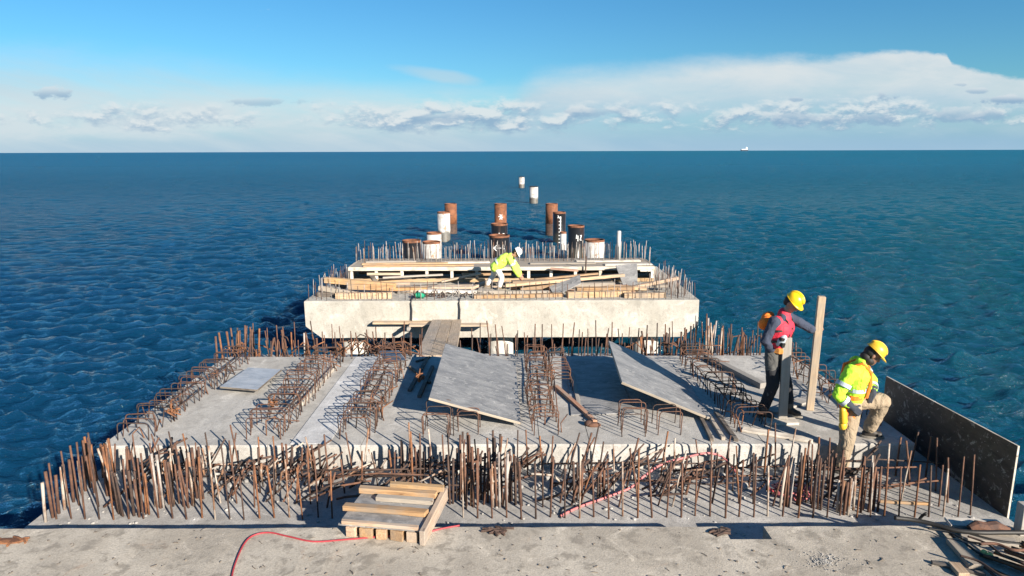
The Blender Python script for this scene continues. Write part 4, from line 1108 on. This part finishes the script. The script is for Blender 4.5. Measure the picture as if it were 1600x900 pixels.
for k in range(260):
    a = rsd.uniform(0, 6.3); rr = abs(rsd.gauss(0, .11)); c = PZ(1290, 878, DECK)
    p = c + Vector((math.cos(a) * rr * 1.1, math.sin(a) * rr * .7, .002)); s = rsd.uniform(.003, .008); mb.ellipsoid(p, (s, s, s * .7), Euler((k, k, k)).to_matrix(), 5, 4)
o = build(mb, 'gravel', M['ledge']); tag(o, 'small patch of spilled grey gravel on the slab', 'gravel', kind='stuff')
mb = MB()
for k in range(260):
    x, y = rsd.uniform(-5.2, 5.4), rsd.uniform(6.5, 8.15); s = rsd.uniform(.006, .022)
    mb.ellipsoid((x, y, LEDGE + s * .3), (s * 1.3, s, s * .7), Euler((0, 0, k)).to_matrix(), 6, 4)
o = build(mb, 'rubble', M['ledge']); tag(o, 'crumbs of concrete on the ledge among the rods', 'rubble', kind='stuff')


# ------------------------------------------------------------------ people
def remesh(mb, voxel, smooth=4, disp=0.0, dscale=.12, mats=None, name='m', origin=(0, 0, 0)):
    tmp = link('tmp', mb.mesh('tmp', None, origin))
    md = tmp.modifiers.new('r', 'REMESH'); md.mode = 'VOXEL'; md.voxel_size = voxel; md.use_smooth_shade = True
    s = tmp.modifiers.new('s', 'SMOOTH'); s.iterations = smooth; s.factor = .5
    if disp:
        tx = bpy.data.textures.new('folds', 'CLOUDS'); tx.noise_scale = dscale; tx.noise_depth = 2
        dm = tmp.modifiers.new('d', 'DISPLACE'); dm.texture = tx; dm.strength = disp; dm.mid_level = .5; dm.texture_coords = 'LOCAL'
    dg = bpy.context.evaluated_depsgraph_get(); dg.update()
    me = bpy.data.meshes.new_from_object(tmp.evaluated_get(dg)); me.name = name
    old = tmp.data; bpy.data.objects.remove(tmp); bpy.data.meshes.remove(old)
    me.materials.clear()
    for m in (mats or []): me.materials.append(m)
    me.polygons.foreach_set('use_smooth', [True] * len(me.polygons)); me.update()
    return me

def hand(mb, wrist, direction, palm_n, side=1, curl=.9, s=1.0):
    """Palm, four unequal bent fingers and a thumb leaving the side of the palm."""
    d = Vector(direction).normalized(); n = Vector(palm_n); n = (n - d * n.dot(d)).normalized(); w = d.cross(n) * side
    wr = Vector(wrist)
    for k in (-1, 0, 1): mb.capsule(wr + w * .018 * k * s, wr + d * .085 * s + w * .026 * k * s, .017 * s, .0155 * s, 10)
    for k, L in ((-1.5, .070), (-.5, .082), (.5, .078), (1.5, .060)):
        p = wr + d * .088 * s + w * .0195 * k * s; dd = d.copy()
        for j, f in enumerate((.46, .30, .24)):
            c = curl * (.55 + .45 * j); dd = (d * math.cos(c) + n * math.sin(c)).normalized(); q = p + dd * L * f * 1.05 * s
            mb.capsule(p, q, (.0095 - j * .0007) * s, (.0088 - j * .0007) * s, 8); p = q
    p = wr + d * .025 * s + w * .032 * s; dd = (d * .65 + w * .75 + n * .25).normalized(); q = p + dd * .045 * s
    mb.capsule(p, q, .0125 * s, .0105 * s, 8); q2 = q + (d * .8 + n * .6 + w * .1).normalized() * .033 * s; mb.capsule(q, q2, .0105 * s, .009 * s, 8)

def head(mb, c, f, up):
    """Skull, jaw, nose, brow, lips, ears; f is where the face looks."""
    f = Vector(f).normalized(); up = Vector(up); up = (up - f * up.dot(f)).normalized(); r = f.cross(up)
    q = Matrix((f, r, up)).transposed(); c = Vector(c); P = lambda a, b, d: c + f * a + r * b + up * d
    mb.ellipsoid(P(-.012, 0, .025), (.098, .078, .095), q)
    mb.ellipsoid(P(.028, 0, -.045), (.064, .058, .075), q)
    mb.ellipsoid(P(.062, 0, -.100), (.026, .028, .022), q, 10, 8)
    mb.capsule(P(.088, 0, .008), P(.106, 0, -.030), .009, .0145, 8)
    mb.ellipsoid(P(.078, 0, .026), (.016, .052, .011), q, 10, 8)
    mb.ellipsoid(P(.083, 0, -.066), (.012, .024, .007), q, 10, 8)
    mb.ellipsoid(P(.081, 0, -.079), (.012, .021, .007), q, 10, 8)
    for s in (-1, 1):
        mb.ellipsoid(P(.056, s * .040, -.025), (.024, .020, .022), q, 10, 8)
        mb.ellipsoid(P(-.008, s * .079, -.012), (.022, .012, .034), q, 10, 8)
    return q, P

def helmet(parent, P, q, m, tilt=0.0, peak=1.0):
    mb = MB(); qq = (q @ Matrix.Rotation(tilt, 3, 'Y')) * .93; c = P(-.005, 0, .060)
    prof = [(.122, 0)] + [(.118 * math.cos(a), .012 + .112 * math.sin(a)) for a in [math.pi / 2 * k / 9 for k in range(9)]] + [(.006, .124)]
    mb.lathe(c, prof, 28, qq, 1.10, .98)
    for y in (-.03, 0, .03):
        mb.tube([c + qq @ Vector((.118 * math.cos(a) * 1.10, y, .012 + .116 * math.sin(a) * (1 if abs(y) < .01 else .97))) for a in [math.pi * (.12 + .76 * k / 10) for k in range(11)]], .008, 6)
    o = build(mb, 'helmet', m, parent, True)
    mb = MB(); seg = 30; o2 = 0; top = []
    for k in range(seg):
        a = 2 * math.pi * k / seg; ex = .004 + .040 * peak * max(0, math.cos(a)) ** 1.3
        for (rr, z) in ((.112, .010), (.122 + ex, -.004 - .012 * max(0, math.cos(a))), (.122 + ex, -.012 - .012 * max(0, math.cos(a))), (.112, .0)):
            mb.v.append(c + qq @ Vector((rr * math.cos(a) * 1.10, rr * math.sin(a) * .98, z)))
    for k in range(seg):
        k2 = (k + 1) % seg
        for j in range(4): j2 = (j + 1) % 4; mb.face((k * 4 + j, k2 * 4 + j, k2 * 4 + j2, k * 4 + j2))
    build(mb, 'helmet_brim', m, o, True)
    return o

def ring(mb, c, axis, r, w, sx=1.0, xdir=None, seg=24):
    z = Vector(axis).normalized(); x = Vector(xdir) if xdir is not None else z.orthogonal(); x = (x - z * x.dot(z)).normalized(); y = z.cross(x)
    q = Matrix((x, y, z)).transposed(); o = len(mb.v); c = Vector(c)
    for (rr, h) in ((r - .01, -w / 2), (r, -w / 2), (r, w / 2), (r - .01, w / 2)):
        for k in range(seg):
            t = 2 * math.pi * k / seg; mb.v.append(c + q @ Vector((rr * sx * math.cos(t), rr * math.sin(t), h)))
    for i in range(4):
        i2 = (i + 1) % 4
        for k in range(seg):
            k2 = (k + 1) % seg; mb.face((o + i * seg + k, o + i * seg + k2, o + i2 * seg + k2, o + i2 * seg + k))

def boot(parent, ankle, toe_dir, m, sole_m, s=1.0):
    a = Vector(ankle); d = Vector(toe_dir); d.z = 0; d.normalize(); w = Vector((-d.y, d.x, 0)); gz = a.z - .09
    mb = MB(); mb.capsule(a + Vector((0, 0, .09)), a, .058, .054)
    mb.capsule(Vector((a.x, a.y, gz + .05)) - d * .03, Vector((a.x, a.y, gz + .050)) + d * .13, .046, .044)
    mb.capsule(a, Vector((a.x, a.y, gz + .045)) + d * .12, .05, .04)
    me = remesh(mb, .011, 3, mats=[m], name='boot', origin=parent.location); o = link('boot', me, parent)
    sb = MB(); q = Matrix((d, w, Vector((0, 0, 1)))).transposed()
    sb.lathe(Vector((a.x, a.y, gz)) + d * .05, [(.5, 0), (.52, .008), (.51, .03)], 22, q, .29, .105)
    build(sb, 'sole', sole_m, o)
    return o

def torso(mb, pel, chest, neck, right, wp, wc, dp, dc):
    r = Vector(right)
    for s in (-1, -.35, .35, 1):
        mb.capsule(Vector(pel) + r * s * (wp - dp), Vector(chest) + r * s * (wc - dc), dp * (1.0 if abs(s) < .5 else .96), dc)
        mb.capsule(Vector(chest) + r * s * (wc - dc), Vector(neck) + r * s * .07 - Vector((0, 0, .04)), dc, .06)


def worker(base, J, label, cfg):
    """J: world joints. Clothes are separate shells over one continuous body."""
    bs = Vector(base); rt = Vector(J['right'])
    body = MB()
    q, P = head(body, J['head'], J['face'], J['up'])
    body.capsule(Vector(J['neck']), Vector(J['head']) - Vector(J['up']) * .06, .058, .053)
    torso(body, J['pel'], J['chest'], J['neck'], rt, .13, .15, .085, .09)
    for s in 'RL':
        body.capsule(J['sh' + s], J['el' + s], .044, .034); body.capsule(J['el' + s], J['wr' + s], .036, .027)
        body.capsule(J['hip' + s], J['kn' + s], .066, .046); body.capsule(J['kn' + s], J['an' + s], .048, .034)
        body.capsule(J['an' + s], Vector(J['an' + s]) + Vector(J['toe' + s]) * .1 - Vector((0, 0, .05)), .034, .028)
        body.capsule(J['chest'], J['sh' + s], .08, .05)
        hd = J.get('hd' + s); hand(body, J['wr' + s], hd[0], hd[1], hd[2], hd[3])
    me = remesh(body, .0085, 2, mats=[cfg['skin']], name='person', origin=bs)
    pr = link('person', me, None, bs); tag(pr, label, 'person', cfg.get('group'))
    # trousers
    tk = cfg.get('baggy', 1.0)
    mb = MB(); torso_p = Vector(J['pel'])
    for s in 'RL':
        h, k, a = Vector(J['hip' + s]), Vector(J['kn' + s]), Vector(J['an' + s])
        mb.capsule(h, k, .098 * tk, .078 * tk); mb.capsule(k, k + (a - k) * .86, .077 * tk, .068 * tk)
    for s in (-1, 0, 1): mb.capsule(torso_p + rt * .055 * s - Vector((0, 0, .03)), torso_p + rt * .06 * s + (Vector(J['chest']) - torso_p) * .30, .112, .105)
    link('trousers', remesh(mb, .012, 2, .030, .11, [cfg['trousers']], 'trousers', bs), pr)
    # jacket or shirt
    bk = cfg.get('bulk', 1.0)
    mb = MB(); torso(mb, Vector(J['pel']) + Vector((0, 0, cfg.get('hem', .06))), J['chest'], J['neck'], rt, .185 * bk, .195 * bk, .118 * bk, .122 * bk)
    for s in 'RL':
        sh, el, wr = Vector(J['sh' + s]), Vector(J['el' + s]), Vector(J['wr' + s])
        mb.capsule(Vector(J['chest']) + (sh - Vector(J['chest'])) * .3, sh, .10 * bk, .074 * bk); mb.capsule(sh, el, .074 * bk, .060 * bk); mb.capsule(el, el + (wr - el) * cfg.get('cuff', .93), .060 * bk, .047 * bk)
    mb.capsule(Vector(J['neck']) - Vector((0, 0, .03)), Vector(J['neck']) + Vector(J['up']) * .02, .075, .066)
    jk = link('jacket', remesh(mb, .011, 2, .032, .10, [cfg['jacket']], 'jacket', bs), pr)
    # hair at the nape and sides
    mb = MB(); mb.ellipsoid(P(-.035, 0, .012), (.088, .084, .080), q); mb.ellipsoid(P(-.06, 0, -.03), (.05, .062, .055), q)
    build(mb, 'hair', M['hair'], pr, True)
    helmet(pr, P, q, cfg['helmet'], cfg.get('htilt', .12), cfg.get('peak', 1.0))
    for s in (-1, 1):
        mb = MB().ellipsoid(P(.0755, s * .031, .004), (.010, .014, .007), q, 10, 6); build(mb, 'eye', M['black'], pr, True)
    for s in 'RL': boot(pr, J['an' + s], J['toe' + s], cfg['boot'], M['sole'])
    return pr, jk, q, P

V = Vector
# -- worker with red vest holding two posts
B1 = V((3.67, 9.15, DECK)); fw = V((.76, -.65, 0)).normalized(); rr = V((fw.y, -fw.x, 0))
def W1(a, b, c): return B1 + fw * a + rr * b + V((0, 0, c))
hand_post = V((3.665, 8.985, CZ - 2.71)); hand_tall = V((4.40, 9.50, CZ - 2.52))
f1 = (fw * .80 + rr * .10 + V((0, 0, -.60))).normalized()
J1 = dict(right=rr, up=V((0, 0, 1)) + fw * .5, face=f1, head=W1(.17, 0, 1.665), neck=W1(.075, 0, 1.50), chest=W1(.05, 0, 1.30), pel=W1(-.02, 0, .97),
          shR=W1(.02, .20, 1.43), shL=W1(.06, -.20, 1.43), elR=W1(-.06, .27, 1.15), elL=W1(.33, -.38, 1.25),
          wrR=hand_post - fw * .10 + V((0, 0, .02)) + rr * .02, wrL=hand_tall - V((.11, .05, -.01)),
          hipR=W1(-.02, .10, .93), hipL=W1(-.02, -.10, .93), knR=W1(.04, .13, .51), knL=W1(.13, -.12, .52), anR=W1(-.08, .13, .09), anL=W1(.20, -.13, .09 + .035),
          toeR=fw, toeL=(fw + V((.2, -.3, 0))).normalized(),
          hdR=(fw, -rr, 1, 1.0), hdL=(V((1, .3, 0)), V((.2, -1, 0)), 1, 1.0))
p1, jk1, q1, P1 = worker(B1, J1, 'worker in red vest and yellow helmet standing on the deck holding two posts upright',
    dict(skin=M['skin'], trousers=M['trouser_grey'], jacket=M['navy'], helmet=M['helmet_y'], boot=M['boot'], hem=.05, htilt=.10))
mb = MB()
for sd in 'RL': mb.capsule(V(J1['chest']) + V((0, 0, .04)), V(J1['chest']) + (V(J1['sh' + sd]) - V(J1['chest'])) * .62 + V((0, 0, .03)), .14, .085)
mb.capsule(V(J1['neck']) - V((0, 0, .06)), V(J1['neck']) + V((0, 0, .01)), .10, .085)
torso(mb, W1(-.0, 0, 1.12), J1['chest'], V(J1['neck']) - V((0, 0, .02)), rr, .215, .225, .150, .155)
vest = link('vest', remesh(mb, .012, 2, .012, .1, [M['redvest']], 'vest', B1), p1)
mb = MB(); ring(mb, W1(.045, 0, 1.30), (fw * -.1 + V((0, 0, 1))), .160, .028, 1.48, rr); ring(mb, W1(.02, 0, 1.15), V((0, 0, 1)), .158, .030, 1.45, rr)
mb.tube([W1(.165, .07, 1.10), W1(.19, .075, 1.25), W1(.16, .09, 1.42), W1(.06, .11, 1.52)], .012, 6).tube([W1(.165, -.07, 1.10), W1(.19, -.075, 1.25), W1(.16, -.09, 1.42), W1(.06, -.11, 1.52)], .012, 6)
build(mb, 'vest_strap', M['black'], vest)
mb = MB(); mb.ellipsoid(W1(-.13, .06, 1.36), (.09, .14, .12), q1); mb.ellipsoid(W1(-.15, -.02, 1.42), (.07, .12, .09), q1)
build(mb, 'orange_pad', M['orange'], p1, True)
mb = MB(); mb.ellipsoid(W1(.12, .17, 1.17), (.055, .05, .10), q1)
build(mb, 'pouch', M['reflect'], p1, True)
mb = MB().box(W1(.15, .20, 1.20), (.09, .05, .04), Euler((.2, .1, .4)).to_matrix()).box(W1(.15, .20, 1.12), (.05, .05, .06), Euler((.2, .1, .4)).to_matrix())
build(mb, 'tool_holder', M['black'], p1)
mb = MB()
for s in 'RL':
    k = V(J1['kn' + s]); a = V(J1['an' + s]); h = V(J1['hip' + s])
    mb.capsule(k + (h - k) * .45, k, .093, .085); mb.capsule(k, k + (a - k) * .72, .084, .077)
link('knee_patches', remesh(mb, .013, 2, .016, .1, [M['trouser_dark']], 'knee_patches', B1), p1)
for s in 'R':
    mb = MB(); hh = J1['hd' + s]; hand(mb, J1['wr' + s], hh[0], hh[1], hh[2], hh[3], 1.10)
    link('glove', remesh(mb, .0075, 1, mats=[M['glove']], name='glove', origin=B1), p1)
# the two posts he holds
pb = PZ(1223, 661, DECK + .002); pt = PY(1230, 527, 8.99)
def post(name, a, b, w_, t_, m, label):
    a = V(a); b = V(b); z = (b - a).normalized(); x = V((1, -.25, 0)); x = (x - z * x.dot(z)).normalized(); q = Matrix((x, z.cross(x), z)).transposed(); L = (b - a).length
    mb = MB().box((0, 0, L / 2), (w_, t_, L)); o = link(name, mb.mesh(name, [m])); o.matrix_world = Matrix.Translation(a) @ q.to_4x4()
    bv = o.modifiers.new('bevel', 'BEVEL'); bv.width = .005; bv.segments = 1
    return tag(o, label, 'post')
post('timber_post', V((3.765, 8.975, DECK + .036)), V((pt.x, 8.985, pt.z)), .115, .07, M['greywood_z'], 'short grey timber post held upright in front of the worker in the red vest')
tb = PZ(1265, 640, DECK + .002); tt = PY(1284, 463, tb.y - .02)
post('timber_post', tb, tt, .10, .09, M['pine_z'], 'tall brownish timber post held at arm length by the worker in the red vest')

# -- crouched stepping worker in hi-vis jacket
B2 = V((4.42, 8.15, LEDGE)); r2 = V((-.35, -.94, 0)).normalized(); D = DECK
J2 = dict(right=r2, up=V((.25, 0, 1)), face=V((.80, -.20, -.56)), head=V((4.60, 8.13, D + 1.215)), neck=V((4.47, 8.15, D + 1.10)), chest=V((4.43, 8.16, D + .95)), pel=V((4.42, 8.19, D + .60)),
          shR=V((4.28, 8.00, D + 1.04)), shL=V((4.53, 8.36, D + 1.04)), elR=V((4.13, 7.97, D + .75)), elL=V((4.74, 8.36, D + .80)), wrR=V((4.30, 7.92, D + .60)), wrL=V((4.66, 8.15, D + .70)),
          hipR=V((4.38, 8.10, D + .56)), hipL=V((4.46, 8.28, D + .56)), knR=V((4.33, 8.03, D + .14)), knL=V((4.86, 8.26, D + .56)), anR=V((4.30, 8.06, LEDGE + .09)), anL=V((4.80, 8.42, D + .09)),
          toeR=V((.8, -.6, 0)), toeL=V((.95, -.3, 0)), hdR=(V((.7, 0, -.5)), V((.2, .9, -.2)), 1, .8), hdL=(V((-.6, -.7, -.1)), V((0, .2, -1)), -1, .8))
p2, jk2, q2, P2 = worker(B2, J2, 'worker in yellow-green hi-vis jacket with orange harness stepping up beside the dark edge panel',
    dict(skin=M['skin_dark'], trousers=M['khaki'], jacket=M['hivis'], helmet=M['helmet_y2'], boot=M['boot'], hem=.08, htilt=.16, peak=1.35, cuff=.75, bulk=1.16, baggy=1.25))
mb = MB(); rs_ = lambda a, b, f: V(a) + (V(b) - V(a)) * f
for s in 'RL':
    ring(mb, rs_(J2['sh' + s], J2['el' + s], .55), V(J2['el' + s]) - V(J2['sh' + s]), .092, .05)
    ring(mb, rs_(J2['el' + s], J2['wr' + s], .45), V(J2['wr' + s]) - V(J2['el' + s]), .073, .045)
ring(mb, V((4.43, 8.17, D + .79)), V((.02, 0, 1)), .150, .05, 1.46, r2)
build(mb, 'reflective_band', M['reflect'], jk2)
mb = MB(); f2 = V((.94, -.35, 0)).normalized()
for s in (-1, 1):
    pts = [V((4.42, 8.17, D + .70)) + r2 * s * .13 + f2 * .135, V((4.43, 8.16, D + .86)) + r2 * s * .11 + f2 * .155, V((4.45, 8.16, D + 1.02)) + r2 * s * .10 + f2 * .135, V((4.46, 8.16, D + 1.125)) + r2 * s * .11 + f2 * .02, V((4.43, 8.17, D + 1.04)) + r2 * s * .10 - f2 * .125, V((4.42, 8.18, D + .80)) + r2 * s * .05 - f2 * .150]
    mb.tube(pts, .020, 6)
ring(mb, V((4.42, 8.18, D + .695)), V((.02, 0, 1)), .150, .055, 1.40, r2)
for s, k in (('R', 0), ('L', 1)): ring(mb, rs_(J2['hip' + s], J2['kn' + s], .32), V(J2['kn' + s]) - V(J2['hip' + s]), .108, .04)
build(mb, 'harness', M['orange'], p2)
mb = MB(); mb.capsule((4.20, 7.95, D + .56), (4.22, 7.95, D + .42), .04, .05); mb.ellipsoid((4.22, 7.95, D + .36), (.05, .045, .06)); build(mb, 'lanyard_pouch', M['helmet_y2'], p2, True)
mb = MB(); mb.ellipsoid((4.25, 8.02, D + .60), (.06, .08, .08)); mb.ellipsoid((4.24, 8.0, D + .50), (.05, .06, .08)); build(mb, 'tool_bag', M['orange'], p2, True)
mb = MB(); mb.ellipsoid(P2(.0, 0, -.085), (.075, .078, .06), q2); mb.ellipsoid(P2(-.05, 0, -.07), (.07, .075, .06), q2); build(mb, 'neck_scarf', M['hair'], p2, True)
for s in 'RL':
    mb = MB(); hh = J2['hd' + s]; hand(mb, J2['wr' + s], hh[0], hh[1], hh[2], hh[3], 1.12); mb.capsule(V(J2['wr' + s]) + (V(J2['el' + s]) - V(J2['wr' + s])) * .35, J2['wr' + s], .058, .042)
    link('glove', remesh(mb, .0075, 1, mats=[M['glove_dark']], name='glove', origin=B2), p2)

p2.location.x -= .13

# -- bending worker on the far cap
GZ = FT + .09; c3 = PY(772, 456, 18.95); B3 = V((c3.x, 18.95, GZ)); g = B3
def W3(x, y, z): return V((g.x + x, g.y + y, g.z + z))
J3 = dict(right=V((-.25, -.97, 0)).normalized(), up=V((.75, 0, .65)), face=V((.55, -.25, -.80)), head=W3(.62, -.02, 1.03), neck=W3(.46, 0, .96), chest=W3(.32, 0, .86), pel=W3(.06, .02, .70),
          shR=W3(.43, -.19, .90), shL=W3(.43, .19, .90), elR=W3(.58, -.24, .62), elL=W3(.62, .22, .64), wrR=W3(.70, -.16, .40), wrL=W3(.74, .12, .42),
          hipR=W3(.05, -.09, .66), hipL=W3(.05, .11, .66), knR=W3(.22, -.13, .36), knL=W3(-.02, .18, .36), anR=W3(.16, -.12, .09), anL=W3(-.22, .16, .09),
          toeR=V((1, 0, 0)), toeL=V((1, 0, 0)), hdR=(V((.4, 0, -.8)), V((.5, .5, -.2)), 1, .5), hdL=(V((.4, 0, -.8)), V((.5, -.5, -.2)), -1, .5))
p3, jk3, q3, P3_ = worker(B3, J3, 'distant worker in pale hi-vis jacket and white helmet bending over timber on the far cap',
    dict(skin=M['skin'], trousers=M['whitecloth'], jacket=M['hivis_far'], helmet=M['helmet_w'], boot=M['boot_tan'], hem=-.06, htilt=.1, bulk=1.3))
mb = MB(); ring(mb, rs_(J3['pel'], J3['chest'], .30), V(J3['chest']) - V(J3['pel']), .172, .05, 1.40, J3['right']); ring(mb, rs_(J3['pel'], J3['chest'], .80), V(J3['chest']) - V(J3['pel']), .172, .05, 1.40, J3['right'])
for s in 'RL': ring(mb, rs_(J3['sh' + s], J3['el' + s], .6), V(J3['el' + s]) - V(J3['sh' + s]), .094, .05)
build(mb, 'reflective_band', M['reflect'], jk3)
# the board he stands on
board('plank', W3(-.45, .02, -.09), W3(.45, .0, -.09), .5, .085, M['oldwood'], 'broad worn board under the boots of the bending worker', 'plank')

# worker's bench: nothing invisible is used anywhere in this scene
